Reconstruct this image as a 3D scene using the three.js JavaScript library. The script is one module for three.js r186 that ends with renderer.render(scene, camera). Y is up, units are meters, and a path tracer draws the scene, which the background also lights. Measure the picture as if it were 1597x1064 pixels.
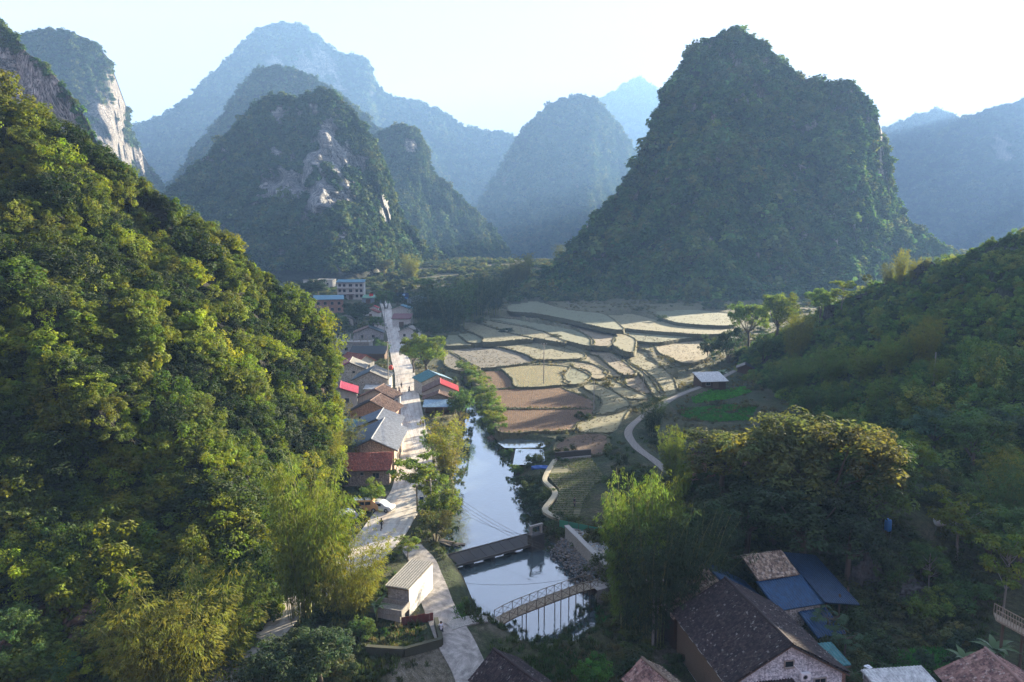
import * as THREE from 'three';
import { mergeGeometries } from 'three/addons/utils/BufferGeometryUtils.js';
import { MarchingCubes } from 'three/addons/objects/MarchingCubes.js';
import { createNoise3D } from 'simplex-noise';
import { MeshBVH } from 'three-mesh-bvh';

// ------------------------------------------------------------------ camera, sky, sun, air, exposure
const W = 1597, H = 1064, F = 1065, EYE = new THREE.Vector3(0, 40, 0), PITCH = Math.atan(132 / F);
const scene = new THREE.Scene();
const camera = new THREE.PerspectiveCamera(2 * Math.atan(H / 2 / F) * 180 / Math.PI, W / H, 0.5, 9000);
camera.position.copy(EYE); camera.rotation.x = -PITCH;
camera.updateMatrixWorld(true);
const SUN_AZ = 47 * Math.PI / 180, SUN_EL = 11.8 * Math.PI / 180;
const toSun = new THREE.Vector3(Math.sin(SUN_AZ) * Math.cos(SUN_EL), Math.sin(SUN_EL), -Math.cos(SUN_AZ) * Math.cos(SUN_EL));
{
  const w = 512, h = 256, data = new Float32Array(w * h * 4);
  for (let r = 0; r < h; r++) for (let c = 0; c < w; c++) {
    const up = ((r + .5) / h - .5) * Math.PI, ro = ((c + .5) / w - .5) * 2 * Math.PI;
    const y = Math.sin(up), x = Math.cos(ro) * Math.cos(up), z = Math.sin(ro) * Math.cos(up);
    const cosg = x * toSun.x + y * toSun.y + z * toSun.z, g = Math.acos(Math.min(1, Math.max(-1, cosg)));
    const e = Math.max(0, y), t = 1 - Math.exp(-e * 2.6);
    const glow = .9 * Math.exp(-g / .40) + .25 * Math.exp(-g / 1.0);
    const base = [.78 - .36 * t, .40 + .14 * t, .37 + .58 * t];
    const gl = [1.0, .93, .82];
    for (let k = 0; k < 3; k++) data[(r * w + c) * 4 + k] = base[k] * 1.0 + gl[k] * glow;
    data[(r * w + c) * 4 + 3] = 1;
  }
  const tex = new THREE.DataTexture(data, w, h, THREE.RGBAFormat, THREE.FloatType);
  tex.mapping = THREE.EquirectangularReflectionMapping; tex.magFilter = tex.minFilter = THREE.LinearFilter; tex.needsUpdate = true;
  scene.background = tex; scene.environment = tex;
  scene.backgroundIntensity = scene.environmentIntensity = 0.069;
}
const sun = new THREE.DirectionalLight(new THREE.Color(1, .86, .64), 5);
sun.position.copy(toSun).multiplyScalar(900).add(new THREE.Vector3(0, 0, -250)); sun.target.position.set(0, 0, -250);
sun.castShadow = true; sun.shadow.mapSize.set(4096, 4096); sun.shadow.radius = 1;
Object.assign(sun.shadow.camera, { left: -700, right: 700, top: 500, bottom: -500, near: 1, far: 2400 });
scene.add(sun, sun.target);
scene.fog = new THREE.FogExp2(new THREE.Color(.30, .55, 1.0), 0.00020);
const renderer = new THREE.WebGLRenderer({ antialias: true });
renderer.setSize(1024, 682); renderer.shadowMap.enabled = true;
renderer.toneMapping = THREE.LinearToneMapping; renderer.toneMappingExposure = 15;

// ------------------------------------------------------------------ helpers
function rngOf(seed) { let s = seed >>> 0; return () => { s = (s + 0x6d2b79f5) | 0; let t = Math.imul(s ^ (s >>> 15), 1 | s); t = (t + Math.imul(t ^ (t >>> 7), 61 | t)) ^ t; return ((t ^ (t >>> 14)) >>> 0) / 4294967296; }; }
const V = (x, y, z) => new THREE.Vector3(x, y, z);
const n3 = createNoise3D(rngOf(77));
const fbm = (x, y, z, o = 4) => { let a = 1, s = 0, t = 0; for (let i = 0; i < o; i++) { s += a * n3(x, y, z); t += a; x *= 2.03; y *= 2.03; z *= 2.03; a *= .5; } return s / t; };
const ss = (a, b, x) => { const t = Math.min(1, Math.max(0, (x - a) / (b - a))); return t * t * (3 - 2 * t); };
const mix = (a, b, t) => a + (b - a) * t;
const CP = Math.cos(PITCH), SP = Math.sin(PITCH);
function rayDir(u, v) { const x = (u - W / 2) / F, y = -(v - H / 2) / F; return V(x, y * CP - SP, -y * SP - CP); }
function gp(u, v, h = 0) { const d = rayDir(u, v), t = (h - EYE.y) / d.y; return EYE.clone().addScaledVector(d, t); }      // where the sight line meets height h
function dp(u, v, dist) { const d = rayDir(u, v), t = dist / -d.z; return EYE.clone().addScaledVector(d, t); }              // where it is dist metres out
const used = new Map();
function numbered(name) { const k = used.get(name) ?? 0; used.set(name, k + 1); return k ? name + '_' + String(k).padStart(3, '0') : name; }
const shadows = (o) => o.traverse((m) => { if (m.isMesh) { m.castShadow = true; m.receiveShadow = true; } });
function tag(o, label, category, group, kind) { o.userData.label = label; if (category) o.userData.category = category; if (group) o.userData.group = group; if (kind) o.userData.kind = kind; return o; }
function thing(name, label, category, pos, turn = 0, group, kind) {
  const o = new THREE.Group(); o.name = numbered(name); if (pos) o.position.copy(pos); o.rotation.y = turn; scene.add(o);
  return tag(o, label, category, group, kind);
}
function part(name, geo, mat, parent, kind) { const m = new THREE.Mesh(geo, mat); m.name = name; m.castShadow = m.receiveShadow = true; if (kind) m.userData.kind = kind; parent.add(m); return m; }
function cloneThing(src, name, label, pos, turn, scale) {
  const o = src.clone(); o.name = numbered(name); o.userData = { ...src.userData, label }; o.position.copy(pos); o.rotation.set(0, turn, 0);
  if (scale) Array.isArray(scale) ? o.scale.set(...scale) : o.scale.setScalar(scale);
  scene.add(o); return o;
}
function inPoly(x, z, P) { let c = false; for (let i = 0, j = P.length - 1; i < P.length; j = i++) { const a = P[i], b = P[j]; if ((a[1] > z) !== (b[1] > z) && x < (b[0] - a[0]) * (z - a[1]) / (b[1] - a[1]) + a[0]) c = !c; } return c; }
function segDist(x, z, a, b) { const dx = b[0] - a[0], dz = b[1] - a[1], t = Math.min(1, Math.max(0, ((x - a[0]) * dx + (z - a[1]) * dz) / (dx * dx + dz * dz || 1))); return [Math.hypot(x - a[0] - dx * t, z - a[1] - dz * t), t]; }
function polyDist(x, z, P, closed) { let m = 1e9; for (let i = closed ? 0 : 1; i < P.length; i++) m = Math.min(m, segDist(x, z, P[(i - 1 + P.length) % P.length], P[i])[0]); return m; }
const pxPoly = (list, h = 0) => list.map(([u, v]) => { const p = gp(u, v, h); return [p.x, p.z]; });
function box(w, h, d, x = 0, y = 0, z = 0, ry = 0) { const g = new THREE.BoxGeometry(w, h, d); const p = g.attributes.position, n = g.attributes.normal, uv = g.attributes.uv; for (let i = 0; i < p.count; i++) { const ax = Math.abs(n.getX(i)), ay = Math.abs(n.getY(i)); uv.setXY(i, ax > .5 ? p.getZ(i) : p.getX(i), ay > .5 ? p.getZ(i) : p.getY(i)); } if (ry) g.rotateY(ry); g.translate(x, y, z); return g; }
const merge = (l) => mergeGeometries(l.map((g) => { g = g.index ? g.toNonIndexed() : g; for (const k of Object.keys(g.attributes)) if (!['position', 'normal', 'uv'].includes(k)) g.deleteAttribute(k); if (!g.attributes.uv) g.setAttribute('uv', new THREE.BufferAttribute(new Float32Array(g.attributes.position.count * 2), 2)); return g; }), false);
function limb(pts, r0, r1, seg = 6, pow = 1) {   // a tapered bent tube
  const P = [], I = [], n = pts.length, up = V(.31, .2, .93);
  for (let i = 0; i < n; i++) {
    const d = pts[Math.min(n - 1, i + 1)].clone().sub(pts[Math.max(0, i - 1)]).normalize(), a = d.clone().cross(up).normalize(), b = d.clone().cross(a), r = mix(r0, r1, Math.pow(i / (n - 1), pow));
    for (let k = 0; k < seg; k++) { const t = k / seg * 2 * Math.PI, c = pts[i].clone().addScaledVector(a, Math.cos(t) * r).addScaledVector(b, Math.sin(t) * r); P.push(c.x, c.y, c.z); }
  }
  for (let i = 0; i < n - 1; i++) for (let k = 0; k < seg; k++) { const a = i * seg + k, b = i * seg + (k + 1) % seg; I.push(a, b, a + seg, b, b + seg, a + seg); }
  const g = new THREE.BufferGeometry(); g.setAttribute('position', new THREE.BufferAttribute(new Float32Array(P), 3)); g.setIndex(I); g.computeVertexNormals();
  g.setAttribute('uv', new THREE.BufferAttribute(new Float32Array(P.length / 3 * 2), 2)); return g;
}
const rod = (a, b, r, seg = 5) => limb([a, b], r, r, seg);

// ------------------------------------------------------------------ textures
function texNoise(size, fn, srgb = true) {
  const d = new Uint8Array(size * size * 4);
  for (let y = 0; y < size; y++) for (let x = 0; x < size; x++) { const c = fn(x / size, y / size), o = (y * size + x) * 4; d[o] = c[0] * 255; d[o + 1] = c[1] * 255; d[o + 2] = c[2] * 255; d[o + 3] = 255; }
  const t = new THREE.DataTexture(d, size, size); t.wrapS = t.wrapT = THREE.RepeatWrapping; t.magFilter = t.minFilter = THREE.LinearFilter; if (srgb) t.colorSpace = THREE.SRGBColorSpace; t.needsUpdate = true; return t;
}
function tileN(u, v, f, s, o = 4) { const a = u * 2 * Math.PI, b = v * 2 * Math.PI, r = f / (2 * Math.PI); return fbm(Math.cos(a) * r + s, Math.sin(a) * r + Math.cos(b) * r * .7, Math.sin(b) * r + s * 2, o); }
const clamp01 = (x) => Math.min(1, Math.max(0, x));
function canvasTex(w, h, draw, mx = 1, my = 1) { const c = document.createElement('canvas'); c.width = w; c.height = h; draw(c.getContext('2d'), w, h); const t = new THREE.CanvasTexture(c); t.wrapS = t.wrapT = THREE.RepeatWrapping; t.colorSpace = THREE.SRGBColorSpace; t.repeat.set(mx, my); return t; }
const rep = (t, a, b = a) => { const c = t.clone(); c.repeat.set(a, b); c.needsUpdate = true; return c; };
const grain = texNoise(256, (u, v) => { const k = clamp01(.80 + .22 * tileN(u, v, 9, 3, 5) + .10 * tileN(u, v, 60, 9, 2)); return [k, k, k]; });
const rough = texNoise(256, (u, v) => { const k = clamp01(.80 + .20 * tileN(u, v, 14, 5, 5) + .12 * tileN(u, v, 50, 3, 2)); return [k, k * .99, k * .96]; });
const grassTex = texNoise(512, (u, v) => { const a = tileN(u, v, 12, 1, 5), b = tileN(u, v, 70, 4, 3); const k = clamp01(.70 + .26 * a + .30 * b); return [k, k, clamp01(k * (.92 + .1 * a))]; });
const rockTex = texNoise(512, (u, v) => { const a = tileN(u * 1, v * .5, 10, 7, 5), b = Math.abs(tileN(u, v * .4, 26, 2, 4)); const k = clamp01(.80 + .35 * a - .55 * Math.pow(1 - Math.min(1, b * 3), 3)); return [k, k * .985, k * .96]; });
const plain = (c, o = {}) => new THREE.MeshStandardMaterial({ color: new THREE.Color().setRGB(...c), roughness: .9, ...o });
// ------------------------------------------------------------------ foliage
function Leaves() { this.p = []; this.c = []; }
const q0 = new THREE.Vector3(), q1 = new THREE.Vector3(), q2 = new THREE.Vector3();
Leaves.prototype.add = function (px, py, pz, ax, ay, az, nx, ny, nz, len, wid, col) {
  q0.set(ax, ay, az).normalize(); q1.set(nx, ny, nz).cross(q0); if (q1.lengthSq() < 1e-6) q1.set(1, 0, 0); q1.normalize(); q2.crossVectors(q0, q1);
  const mx = px + q0.x * len * .45, my = py + q0.y * len * .45, mz = pz + q0.z * len * .45, f = len * .08;
  const A = [px, py, pz], B = [mx + q1.x * wid * .5 + q2.x * f, my + q1.y * wid * .5 + q2.y * f, mz + q1.z * wid * .5 + q2.z * f], C = [px + q0.x * len, py + q0.y * len, pz + q0.z * len], D = [mx - q1.x * wid * .5 + q2.x * f, my - q1.y * wid * .5 + q2.y * f, mz - q1.z * wid * .5 + q2.z * f];
  this.p.push(...A, ...B, ...C, ...A, ...C, ...D);
  for (let i = 0; i < 6; i++) this.c.push(...col);
};
Leaves.prototype.build = function () {
  const g = new THREE.BufferGeometry(); g.setAttribute('position', new THREE.BufferAttribute(new Float32Array(this.p), 3)); g.setAttribute('color', new THREE.BufferAttribute(new Float32Array(this.c), 3)); g.computeVertexNormals(); return g;
};
const leafMat = new THREE.MeshPhysicalMaterial({ color: 0xffffff, vertexColors: true, roughness: .95, transmission: .5, thickness: 0, side: THREE.DoubleSide, specularIntensity: .3 });
const farLeafMat = new THREE.MeshPhysicalMaterial({ color: 0xffffff, vertexColors: true, roughness: .95, transmission: .3, thickness: 0, side: THREE.DoubleSide, specularIntensity: .2 });
const jit = (c, r, a = .25) => { const k = 1 + (r() - .5) * 2 * a, h = (r() - .5) * a; return [c[0] * k * (1 + h), c[1] * k, c[2] * k * (1 - h)]; };
function crownInto(L, r, o) {   // leaf clumps spread over and through an uneven volume
  const { c = [0, 0, 0], R = [1, 1, 1], clumps = 14, leaves = 30, len = .3, wid = .18, cr = .38, col = [.1, .13, .03], droop = .2, low = -.35 } = o;
  for (let k = 0; k < clumps; k++) {
    let x, y, z, d; do { x = r() * 2 - 1; y = r() * 2 - 1; z = r() * 2 - 1; d = Math.hypot(x, y, z); } while (d > 1 || d < .1 || y / d < low - .2);
    const s = (.45 + .55 * Math.sqrt(r())) / d; x *= s; y *= s; z *= s;
    const cx = c[0] + x * R[0], cy = c[1] + y * R[1], cz = c[2] + z * R[2], q = cr * (.6 + .8 * r()), cc = jit(col, r, .32);
    for (let i = 0; i < leaves; i++) {
      let a, b, e, m; do { a = r() * 2 - 1; b = r() * 2 - 1; e = r() * 2 - 1; m = Math.hypot(a, b, e); } while (m > 1 || m < .05);
      const f = Math.pow(m, -.6); a *= f; b *= f; e *= f;
      const nx = a + (r() - .5) * 1.1, ny = b + .55 + (r() - .5) * .9, nz = e + (r() - .5) * 1.1, tx = (r() - .5) * 2, tz = (r() - .5) * 2, dn = (tx * nx + tz * nz - droop * ny) / (nx * nx + ny * ny + nz * nz);
      L.add(cx + a * q * R[0] * .95, cy + b * q * R[1] * .8, cz + e * q * R[2] * .95, tx - nx * dn, -droop - ny * dn, tz - nz * dn, nx, ny, nz, len * (.65 + .7 * r()), wid * (.65 + .7 * r()), jit(cc, r, .14));
    }
  }
}
// crowns for the woods
const nearCrowns = [0, 1, 2, 3, 4].map((k) => { const r = rngOf(500 + k), L = new Leaves(); crownInto(L, r, { R: [1, .85 + .2 * (k % 3), 1], clumps: 17 + k, leaves: 62, len: .19, wid: [.11, .14, .09, .12, .08][k], cr: .30, col: [1, 1, 1], droop: [.1, .3, .5, .2, .6][k] }); return L.build(); });
const bigCrowns = [0, 1, 2].map((k) => { const r = rngOf(580 + k), L = new Leaves(); crownInto(L, r, { R: [1, .8 + .2 * k, 1], clumps: 44, leaves: 56, len: .10, wid: [.06, .075, .05][k], cr: .2, col: [1, 1, 1], droop: [.1, .3, .5][k] }); return L.build(); });
const farCrowns = [0, 1, 2, 3].map((k) => { const r = rngOf(540 + k), L = new Leaves(); crownInto(L, r, { R: [1, .9 + .2 * (k % 2), 1], clumps: 12, leaves: 14, len: .42, wid: .34, cr: .30, col: [1, 1, 1], low: -.1 }); return L.build(); });
const tuft = (seed, n = 16, h = 1, wid = .1, spread = .5) => { const r = rngOf(seed), L = new Leaves(); for (let i = 0; i < n; i++) { const a = r() * 6.283, d = spread * r(); L.add(Math.cos(a) * d * .5, 0, Math.sin(a) * d * .5, Math.cos(a) * d, 1, Math.sin(a) * d, Math.cos(a + 1.5), .1, Math.sin(a + 1.5), h * (.5 + .6 * r()), wid, jit([1, 1, 1], r, .2)); } return L.build(); };
const tuftGeo = tuft(31, 18), bladeGeo = tuft(33, 9, 1, .07, .25);
const M4 = new THREE.Matrix4(), QT = new THREE.Quaternion(), EU = new THREE.Euler(), SC = new THREE.Vector3(), CO = new THREE.Color();
function instanced(name, geo, mat, spots, parent, label, category) {   // spots: [position, scale | [x,y,z], turn, colour, tiltx, tiltz]
  const m = new THREE.InstancedMesh(geo, mat, spots.length); m.name = parent === scene ? numbered(name) : name;
  spots.forEach(([p, s, t, c, tx, tz], i) => { EU.set(tx || 0, t, tz || 0); QT.setFromEuler(EU); Array.isArray(s) ? SC.set(...s) : SC.setScalar(s); M4.compose(p, QT, SC); m.setMatrixAt(i, M4); m.setColorAt(i, CO.setRGB(...c)); });
  m.castShadow = m.receiveShadow = true; m.userData.kind = 'stuff'; if (label) tag(m, label, category); parent.add(m); return m;
}

// ------------------------------------------------------------------ the lie of the valley floor
const RIVER = pxPoly([[728, 600], [738, 632], [731, 660], [723, 700], [716, 745], [708, 790], [700, 825], [694, 865], [697, 905], [699, 930], [716, 958], [752, 975], [785, 972], [800, 990], [845, 1006], [882, 1000], [908, 974], [918, 948], [908, 915], [899, 882], [872, 862], [842, 848], [834, 828], [824, 805], [813, 780], [806, 760], [797, 738], [783, 708], [768, 688], [757, 660], [750, 632], [742, 600]], -2.5);
const PADDY1 = pxPoly([[783, 690], [800, 684], [852, 690], [848, 697], [790, 696]], -1), PADDY2 = pxPoly([[812, 701], [844, 702], [846, 722], [808, 724]], -1);
const ROAD_PX = [[596, 462], [603, 481], [613, 515], [624, 560], [631, 582], [635, 616], [641, 664], [646, 704], [646, 740], [638, 772], [614, 806], [592, 838], [552, 874], [500, 905], [440, 945], [395, 990], [330, 1050], [250, 1120]];
const TRACK_PX = [[640, 852], [662, 880], [676, 925], [695, 970], [716, 1012], [738, 1055], [770, 1120]];
const PATH_PX = [[1210, 560], [1160, 572], [1110, 596], [1060, 615], [1030, 632], [1000, 650], [980, 672], [992, 695], [1022, 718], [1060, 750]];
const FIELDWAY_PX = [[1010, 492], [1030, 497], [1060, 504], [1100, 508], [1150, 512]];
function slopeUp(d) { return 9 * ss(190, 520, d) + 26 * ss(520, 900, d); }
// terrace plots traced in plan: [kind, outline]
const PL = (s) => s.trim().split(/\s+/).map((p) => { const [a, b] = p.split(',').map(Number); return [640 + a / 2.875, 430 + b / 2.875]; });
const PLOTS = [
  ['brown', '395,601 600,601 800,601 822,610 742,650 702,690 560,696 420,700 398,650', 'brown ploughed field nearest the flooded paddies'],
  ['brown', '345,515 500,506 650,500 700,521 800,560 808,588 790,595 600,595 392,594 372,555', 'brown ploughed field just beyond the nearest brown one'],
  ['dark', '236,434 330,428 408,427 450,457 476,496 466,504 342,507 292,472', 'small dark brown field at the left bend of the river bushes'],
  ['straw', '417,408 600,403 698,411 682,440 672,460 702,482 650,491 490,499 472,465 432,425', 'straw coloured field with a utility pole standing in it'],
  ['furrow', '180,327 345,320 440,332 520,357 552,385 410,406 302,413 245,380 198,349', 'broad dark furrowed plot with curving rows'],
  ['furrow', '166,352 194,352 240,385 298,419 232,428 168,402', 'narrow furrowed strip along the river bushes'],
  ['straw', '347,306 480,297 600,302 690,331 768,353 754,371 592,376 562,371 522,350 432,324', 'long pale plot above the furrowed plot'],
  ['green', '168,270 218,264 266,300 262,310 192,314 168,310', 'small greenish plot at the left edge of the terraces'],
  ['straw', '217,217 280,207 420,252 538,281 480,287 342,298 337,281 297,259 262,247', 'pale plot with an irregular outline left of the terraces'],
  ['green', '226,262 298,256 343,276 338,294 276,300', 'little green plot wedged between pale plots'],
  ['straw', '292,197 400,206 560,242 640,277 686,300 600,285 472,263 352,227', 'long curving pale terrace high on the left'],
  ['green', '302,187 450,192 600,217 720,242 798,277 813,300 798,313 702,290 642,263 522,231 382,206', 'curving green terrace with the widest near end'],
  ['brown2', '342,180 500,182 650,207 760,227 878,257 908,282 902,300 868,316 822,309 816,284 736,234 602,209', 'curving terrace with brown soil in its middle'],
  ['straw', '422,167 560,182 700,207 860,242 958,266 998,286 997,320 984,343 932,319 917,299 922,274 852,244 702,213', 'long pale terrace along the hedge bank'],
  ['green', '432,132 560,112 700,152 858,172 946,238 870,233 702,194 562,169 442,159', 'large grey green terrace at the far left end'],
  ['straw', '872,174 1000,172 1058,186 1150,211 1436,237 1436,257 1310,263 1102,249 952,234 880,203', 'far pale plot below the white way'],
  ['green', '1082,163 1250,150 1440,170 1440,222 1202,210', 'far green plot above the white way'],
  ['green', '956,240 1100,255 1306,270 1202,284 1102,299 1012,289 962,257', 'long thin green plot under the far pale plot'],
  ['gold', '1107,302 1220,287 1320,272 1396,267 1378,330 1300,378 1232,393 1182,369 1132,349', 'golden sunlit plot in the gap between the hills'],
  ['straw', '1004,332 1058,347 1078,380 1148,440 1178,490 1172,537 1142,536 1112,490 1054,430 994,394 948,347', 'pale curved terrace at the outer right of the fan'],
  ['straw', '907,322 938,347 984,397 1048,432 1100,490 1126,543 1112,545 1084,496 1040,440 976,404 924,362', 'slim curved terrace second from outside in the fan'],
  ['brown2', '817,331 860,327 898,352 958,397 998,436 962,443 902,399 852,359 797,347', 'brownish curved terrace in the upper fan'],
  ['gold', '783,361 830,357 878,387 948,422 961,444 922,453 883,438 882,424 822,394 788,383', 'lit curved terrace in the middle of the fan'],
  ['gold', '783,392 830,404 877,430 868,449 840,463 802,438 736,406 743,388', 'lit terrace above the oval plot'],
  ['green', '692,436 740,417 788,431 797,453 760,478 722,487 702,478 712,460', 'oval green plot ringed by a grassy bank'],
  ['straw', '893,481 907,474 960,507 1042,541 1038,554 972,546 923,514', 'narrow terrace low in the fan'],
  ['brown2', '978,472 1000,447 1050,437 1096,500 1060,528 1022,513 988,494', 'brownish rounded plot at the right of the fan'],
  ['straw', '823,487 900,522 958,560 967,585 930,608 872,622 834,618 869,590 870,555 796,502', 'pale sweeping terrace above the brown fields'],
  ['straw', '872,627 930,614 973,592 952,620 926,668 920,697 784,702 773,670 832,640', 'lowest pale terrace beside the dirt path'],
  ['dark', '693,741 780,714 858,717 868,760 838,798 722,798 664,789', 'dark brown patch above the walled garden'],
].map(([kind, s, label]) => { const px = PL(s), mid = px.reduce((a, p) => [a[0] + p[0] / px.length, a[1] + p[1] / px.length], [0, 0]); let c = gp(...mid, 0); for (let i = 0; i < 25; i++) c = gp(...mid, slopeUp(-c.z)); const level = Math.round(slopeUp(-c.z) / .5) * .5 + .12; return { kind, label, level, poly: px.map(([u, v]) => { const p = gp(u, v, level); return [p.x, p.z]; }) }; });
PLOTS.forEach((p) => { p.box = [Math.min(...p.poly.map((q) => q[0])), Math.max(...p.poly.map((q) => q[0])), Math.min(...p.poly.map((q) => q[1])), Math.max(...p.poly.map((q) => q[1]))]; });
const plotAt = (x, z) => PLOTS.find((p) => x > p.box[0] && x < p.box[1] && z > p.box[2] && z < p.box[3] && inPoly(x, z, p.poly));
function baseG(x, z) {
  const d = -z; let y = slopeUp(d) + .5 * fbm(x * .02, 3, z * .02, 3);
  y += 9.5 * Math.exp(-(((x - 44) / 20) ** 2) - (((z + 101) / 19) ** 2)) ;                       // the wooded knoll
  y += 5 * ss(40, 90, x) * ss(-150, -90, z) ;
  y -= 3.6 * ss(60, 30, d) * ss(-5, -45, x);
  return y;
}
const road = ROAD_PX.map(([u, v]) => { let p = gp(u, v, 0); for (let i = 0; i < 12; i++) p = gp(u, v, slopeUp(-p.z)); return [p.x, p.z]; });
const track = pxPoly(TRACK_PX, 0), path = PATH_PX.map(([u, v]) => { const p = gp(u, v, 1.5); return [p.x, p.z]; }), fieldway = FIELDWAY_PX.map(([u, v]) => { const p = gp(u, v, 7.3); return [p.x, p.z]; });
const BARE = [[[600, 1064], [640, 1012], [690, 1000], [720, 1012], [760, 1064], [760, 1110], [560, 1120]], [[560, 850], [590, 770], [622, 762], [612, 810], [585, 850]], [[955, 830], [1000, 850], [1000, 905], [940, 925], [925, 905], [950, 885]], [[716, 985], [770, 970], [800, 985], [740, 1010]], [[1000, 1064], [1040, 960], [1062, 968], [1040, 1064]]].map((l) => pxPoly(l, 0));
function G(x, z) {
  let y = baseG(x, z);
  if (z > -260 && x > -40 && x < 40) {
    const dr = polyDist(x, z, RIVER, true), ins = inPoly(x, z, RIVER) ? -dr : dr;
    if (ins < 6) y = mix(-4.2 - Math.min(1, Math.max(0, -ins) * .3), y, ss(-1.2, 4.6, ins + .7 * n3(x * .3, 2, z * .3)));
    for (const P of [PADDY1, PADDY2]) { const e = polyDist(x, z, P, true), s = inPoly(x, z, P) ? -e : e; if (s < 3) y = mix(-1.5, y, ss(-.4, 2.2, s)); }
  }
  const pl = plotAt(x, z); if (pl) y = Math.min(y, pl.level - .75);
  const rd = Math.min(polyDist(x, z, road), polyDist(x, z, track) + 1.2);
  if (rd < 9) y = mix(slopeUp(-z), y, ss(4.2, 8.5, rd));
  if (z < -100 && z > -240 && x > 15) { const pd = polyDist(x, z, path); if (pd < 5) y = mix(Math.max(slopeUp(-z), 1.2), y, ss(2, 5, pd)); }
  return y;
}
function ground(u, v, lift = 0) {   // the point of the valley floor on that sight line
  const d = rayDir(u, v); let t = 20, st = 2;
  for (; t < 3000; t += st) { const p = EYE.clone().addScaledVector(d, t); if (p.y < G(p.x, p.z)) { for (let i = 0; i < 12; i++) { st /= 2; const q = EYE.clone().addScaledVector(d, t - st); if (q.y < G(q.x, q.z)) t -= st; } break; } st = Math.max(1, t * .012); }
  const p = EYE.clone().addScaledVector(d, t); p.y = G(p.x, p.z) + lift; return p;
}
// the ground sheet
const groundMat = new THREE.MeshStandardMaterial({ vertexColors: true, roughness: 1, map: rep(grassTex, .11), bumpMap: rep(grassTex, .11), bumpScale: .25 });
{
  const xs = [], zs = [];
  for (let x = -75; x <= 110; x += 1.1) xs.push(x);
  for (let x = 110, s = 2; x < 5200; x += s, s *= 1.12) { xs.push(x + s); xs.unshift(-75 - (x - 110) - s); }
  for (let z = 25; z > -250; z -= 1.1) zs.push(z);
  for (let z = -250, s = 2; z > -6500; z -= s, s *= 1.05) zs.push(z - s);
  const nx = xs.length, nz = zs.length, P = new Float32Array(nx * nz * 3), C = new Float32Array(nx * nz * 3), U = new Float32Array(nx * nz * 2), I = [];
  for (let j = 0; j < nz; j++) for (let i = 0; i < nx; i++) {
    const x = xs[i], z = zs[j], k = j * nx + i, y = G(x, z); P.set([x, y, z], k * 3); U.set([x, z], k * 2);
    const a = fbm(x * .03, 5, z * .03, 4), b = fbm(x * .15, 8, z * .15, 3), dry = ss(-.3, .35, a + ss(150, 300, -z) * .25), dirt = ss(.15, .5, b + (y < -1.2 ? .6 : 0));
    const fz = ss(-145, -175, z) * ss(-28, -18, x + (z + 150) * .02) * ss(-520, -440, z) * ss(0, -20, x - 30 + (z + 150) * .45);
    const g = [mix(.05, .13, fz), mix(.08, .14, fz), mix(.018, .06, fz)], s = [mix(.13, .26, fz), mix(.12, .23, fz), mix(.045, .12, fz)], e = [.20, .15, .10];
    const c = [0, 1, 2].map((q) => mix(mix(g[q], s[q], dry * .7), e[q], dirt * .55)); if (z > -130 && z < -35) for (const B of BARE) if (inPoly(x, z, B)) { const v = .8 + .35 * b; for (let q = 0; q < 3; q++) c[q] = mix(c[q], [.34, .29, .23][q] * v, ss(-.55, -.1, b + .1)); }
    C.set(c, k * 3);
    if (i < nx - 1 && j < nz - 1) I.push(k, k + 1, k + nx, k + 1, k + nx + 1, k + nx);
  }
  const g = new THREE.BufferGeometry(); g.setAttribute('position', new THREE.BufferAttribute(P, 3)); g.setAttribute('color', new THREE.BufferAttribute(C, 3)); g.setAttribute('uv', new THREE.BufferAttribute(U, 2)); g.setIndex(I); g.computeVertexNormals();
  const m = new THREE.Mesh(g, groundMat); m.name = 'ground'; m.receiveShadow = true; scene.add(m); tag(m, 'grassy and earthy valley floor between the karst mountains', 'ground', null, 'structure');
}
function sheet(poly, y, mat, name) {   // a level polygon in plan
  const s = new THREE.Shape(poly.map(([x, z]) => new THREE.Vector2(x, -z))), g = new THREE.ShapeGeometry(s); g.rotateX(-Math.PI / 2); g.translate(0, y, 0);
  const p = g.attributes.position, uv = g.attributes.uv; for (let i = 0; i < p.count; i++) uv.setXY(i, p.getX(i), p.getZ(i));
  const m = new THREE.Mesh(g, mat); m.name = name; m.receiveShadow = true; return m;
}
const grow = (P, k) => { const n = P.length; let ar = 0; for (let i = 0; i < n; i++) { const a = P[i], b = P[(i + 1) % n]; ar += a[0] * b[1] - b[0] * a[1]; } const sg = ar > 0 ? 1 : -1; return P.map((p, i) => { const a = P[(i - 1 + n) % n], b = P[(i + 1) % n], dx = b[0] - a[0], dz = b[1] - a[1], l = Math.hypot(dx, dz) || 1; return [p[0] + sg * dz / l * k, p[1] - sg * dx / l * k]; }); };
const waterMat = new THREE.MeshPhysicalMaterial({ color: new THREE.Color().setRGB(.07, .095, .10), roughness: .05, specularIntensity: 1, ior: 2.7, clearcoat: 1, clearcoatRoughness: .03, bumpMap: rep(texNoise(256, (u, v) => { const k = .5 + .4 * tileN(u, v, 8, 12, 3); return [k, k, k]; }, false), .12), bumpScale: .035 });
{ const m = sheet(grow(RIVER, 5), -2.5, waterMat, 'river'); scene.add(m); tag(m, 'still pale river widening into a pond behind the low dam', 'river', null, 'structure'); }
[[PADDY1, 'flooded strip of paddy at the near foot of the brown fields'], [PADDY2, 'small flooded paddy with standing rice stalks beside the river']].forEach(([P, l]) => { const m = sheet(grow(P, 1.2), -1.05, waterMat, numbered('flooded_paddy')); scene.add(m); tag(m, l, 'paddy', null, 'structure'); });
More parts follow.
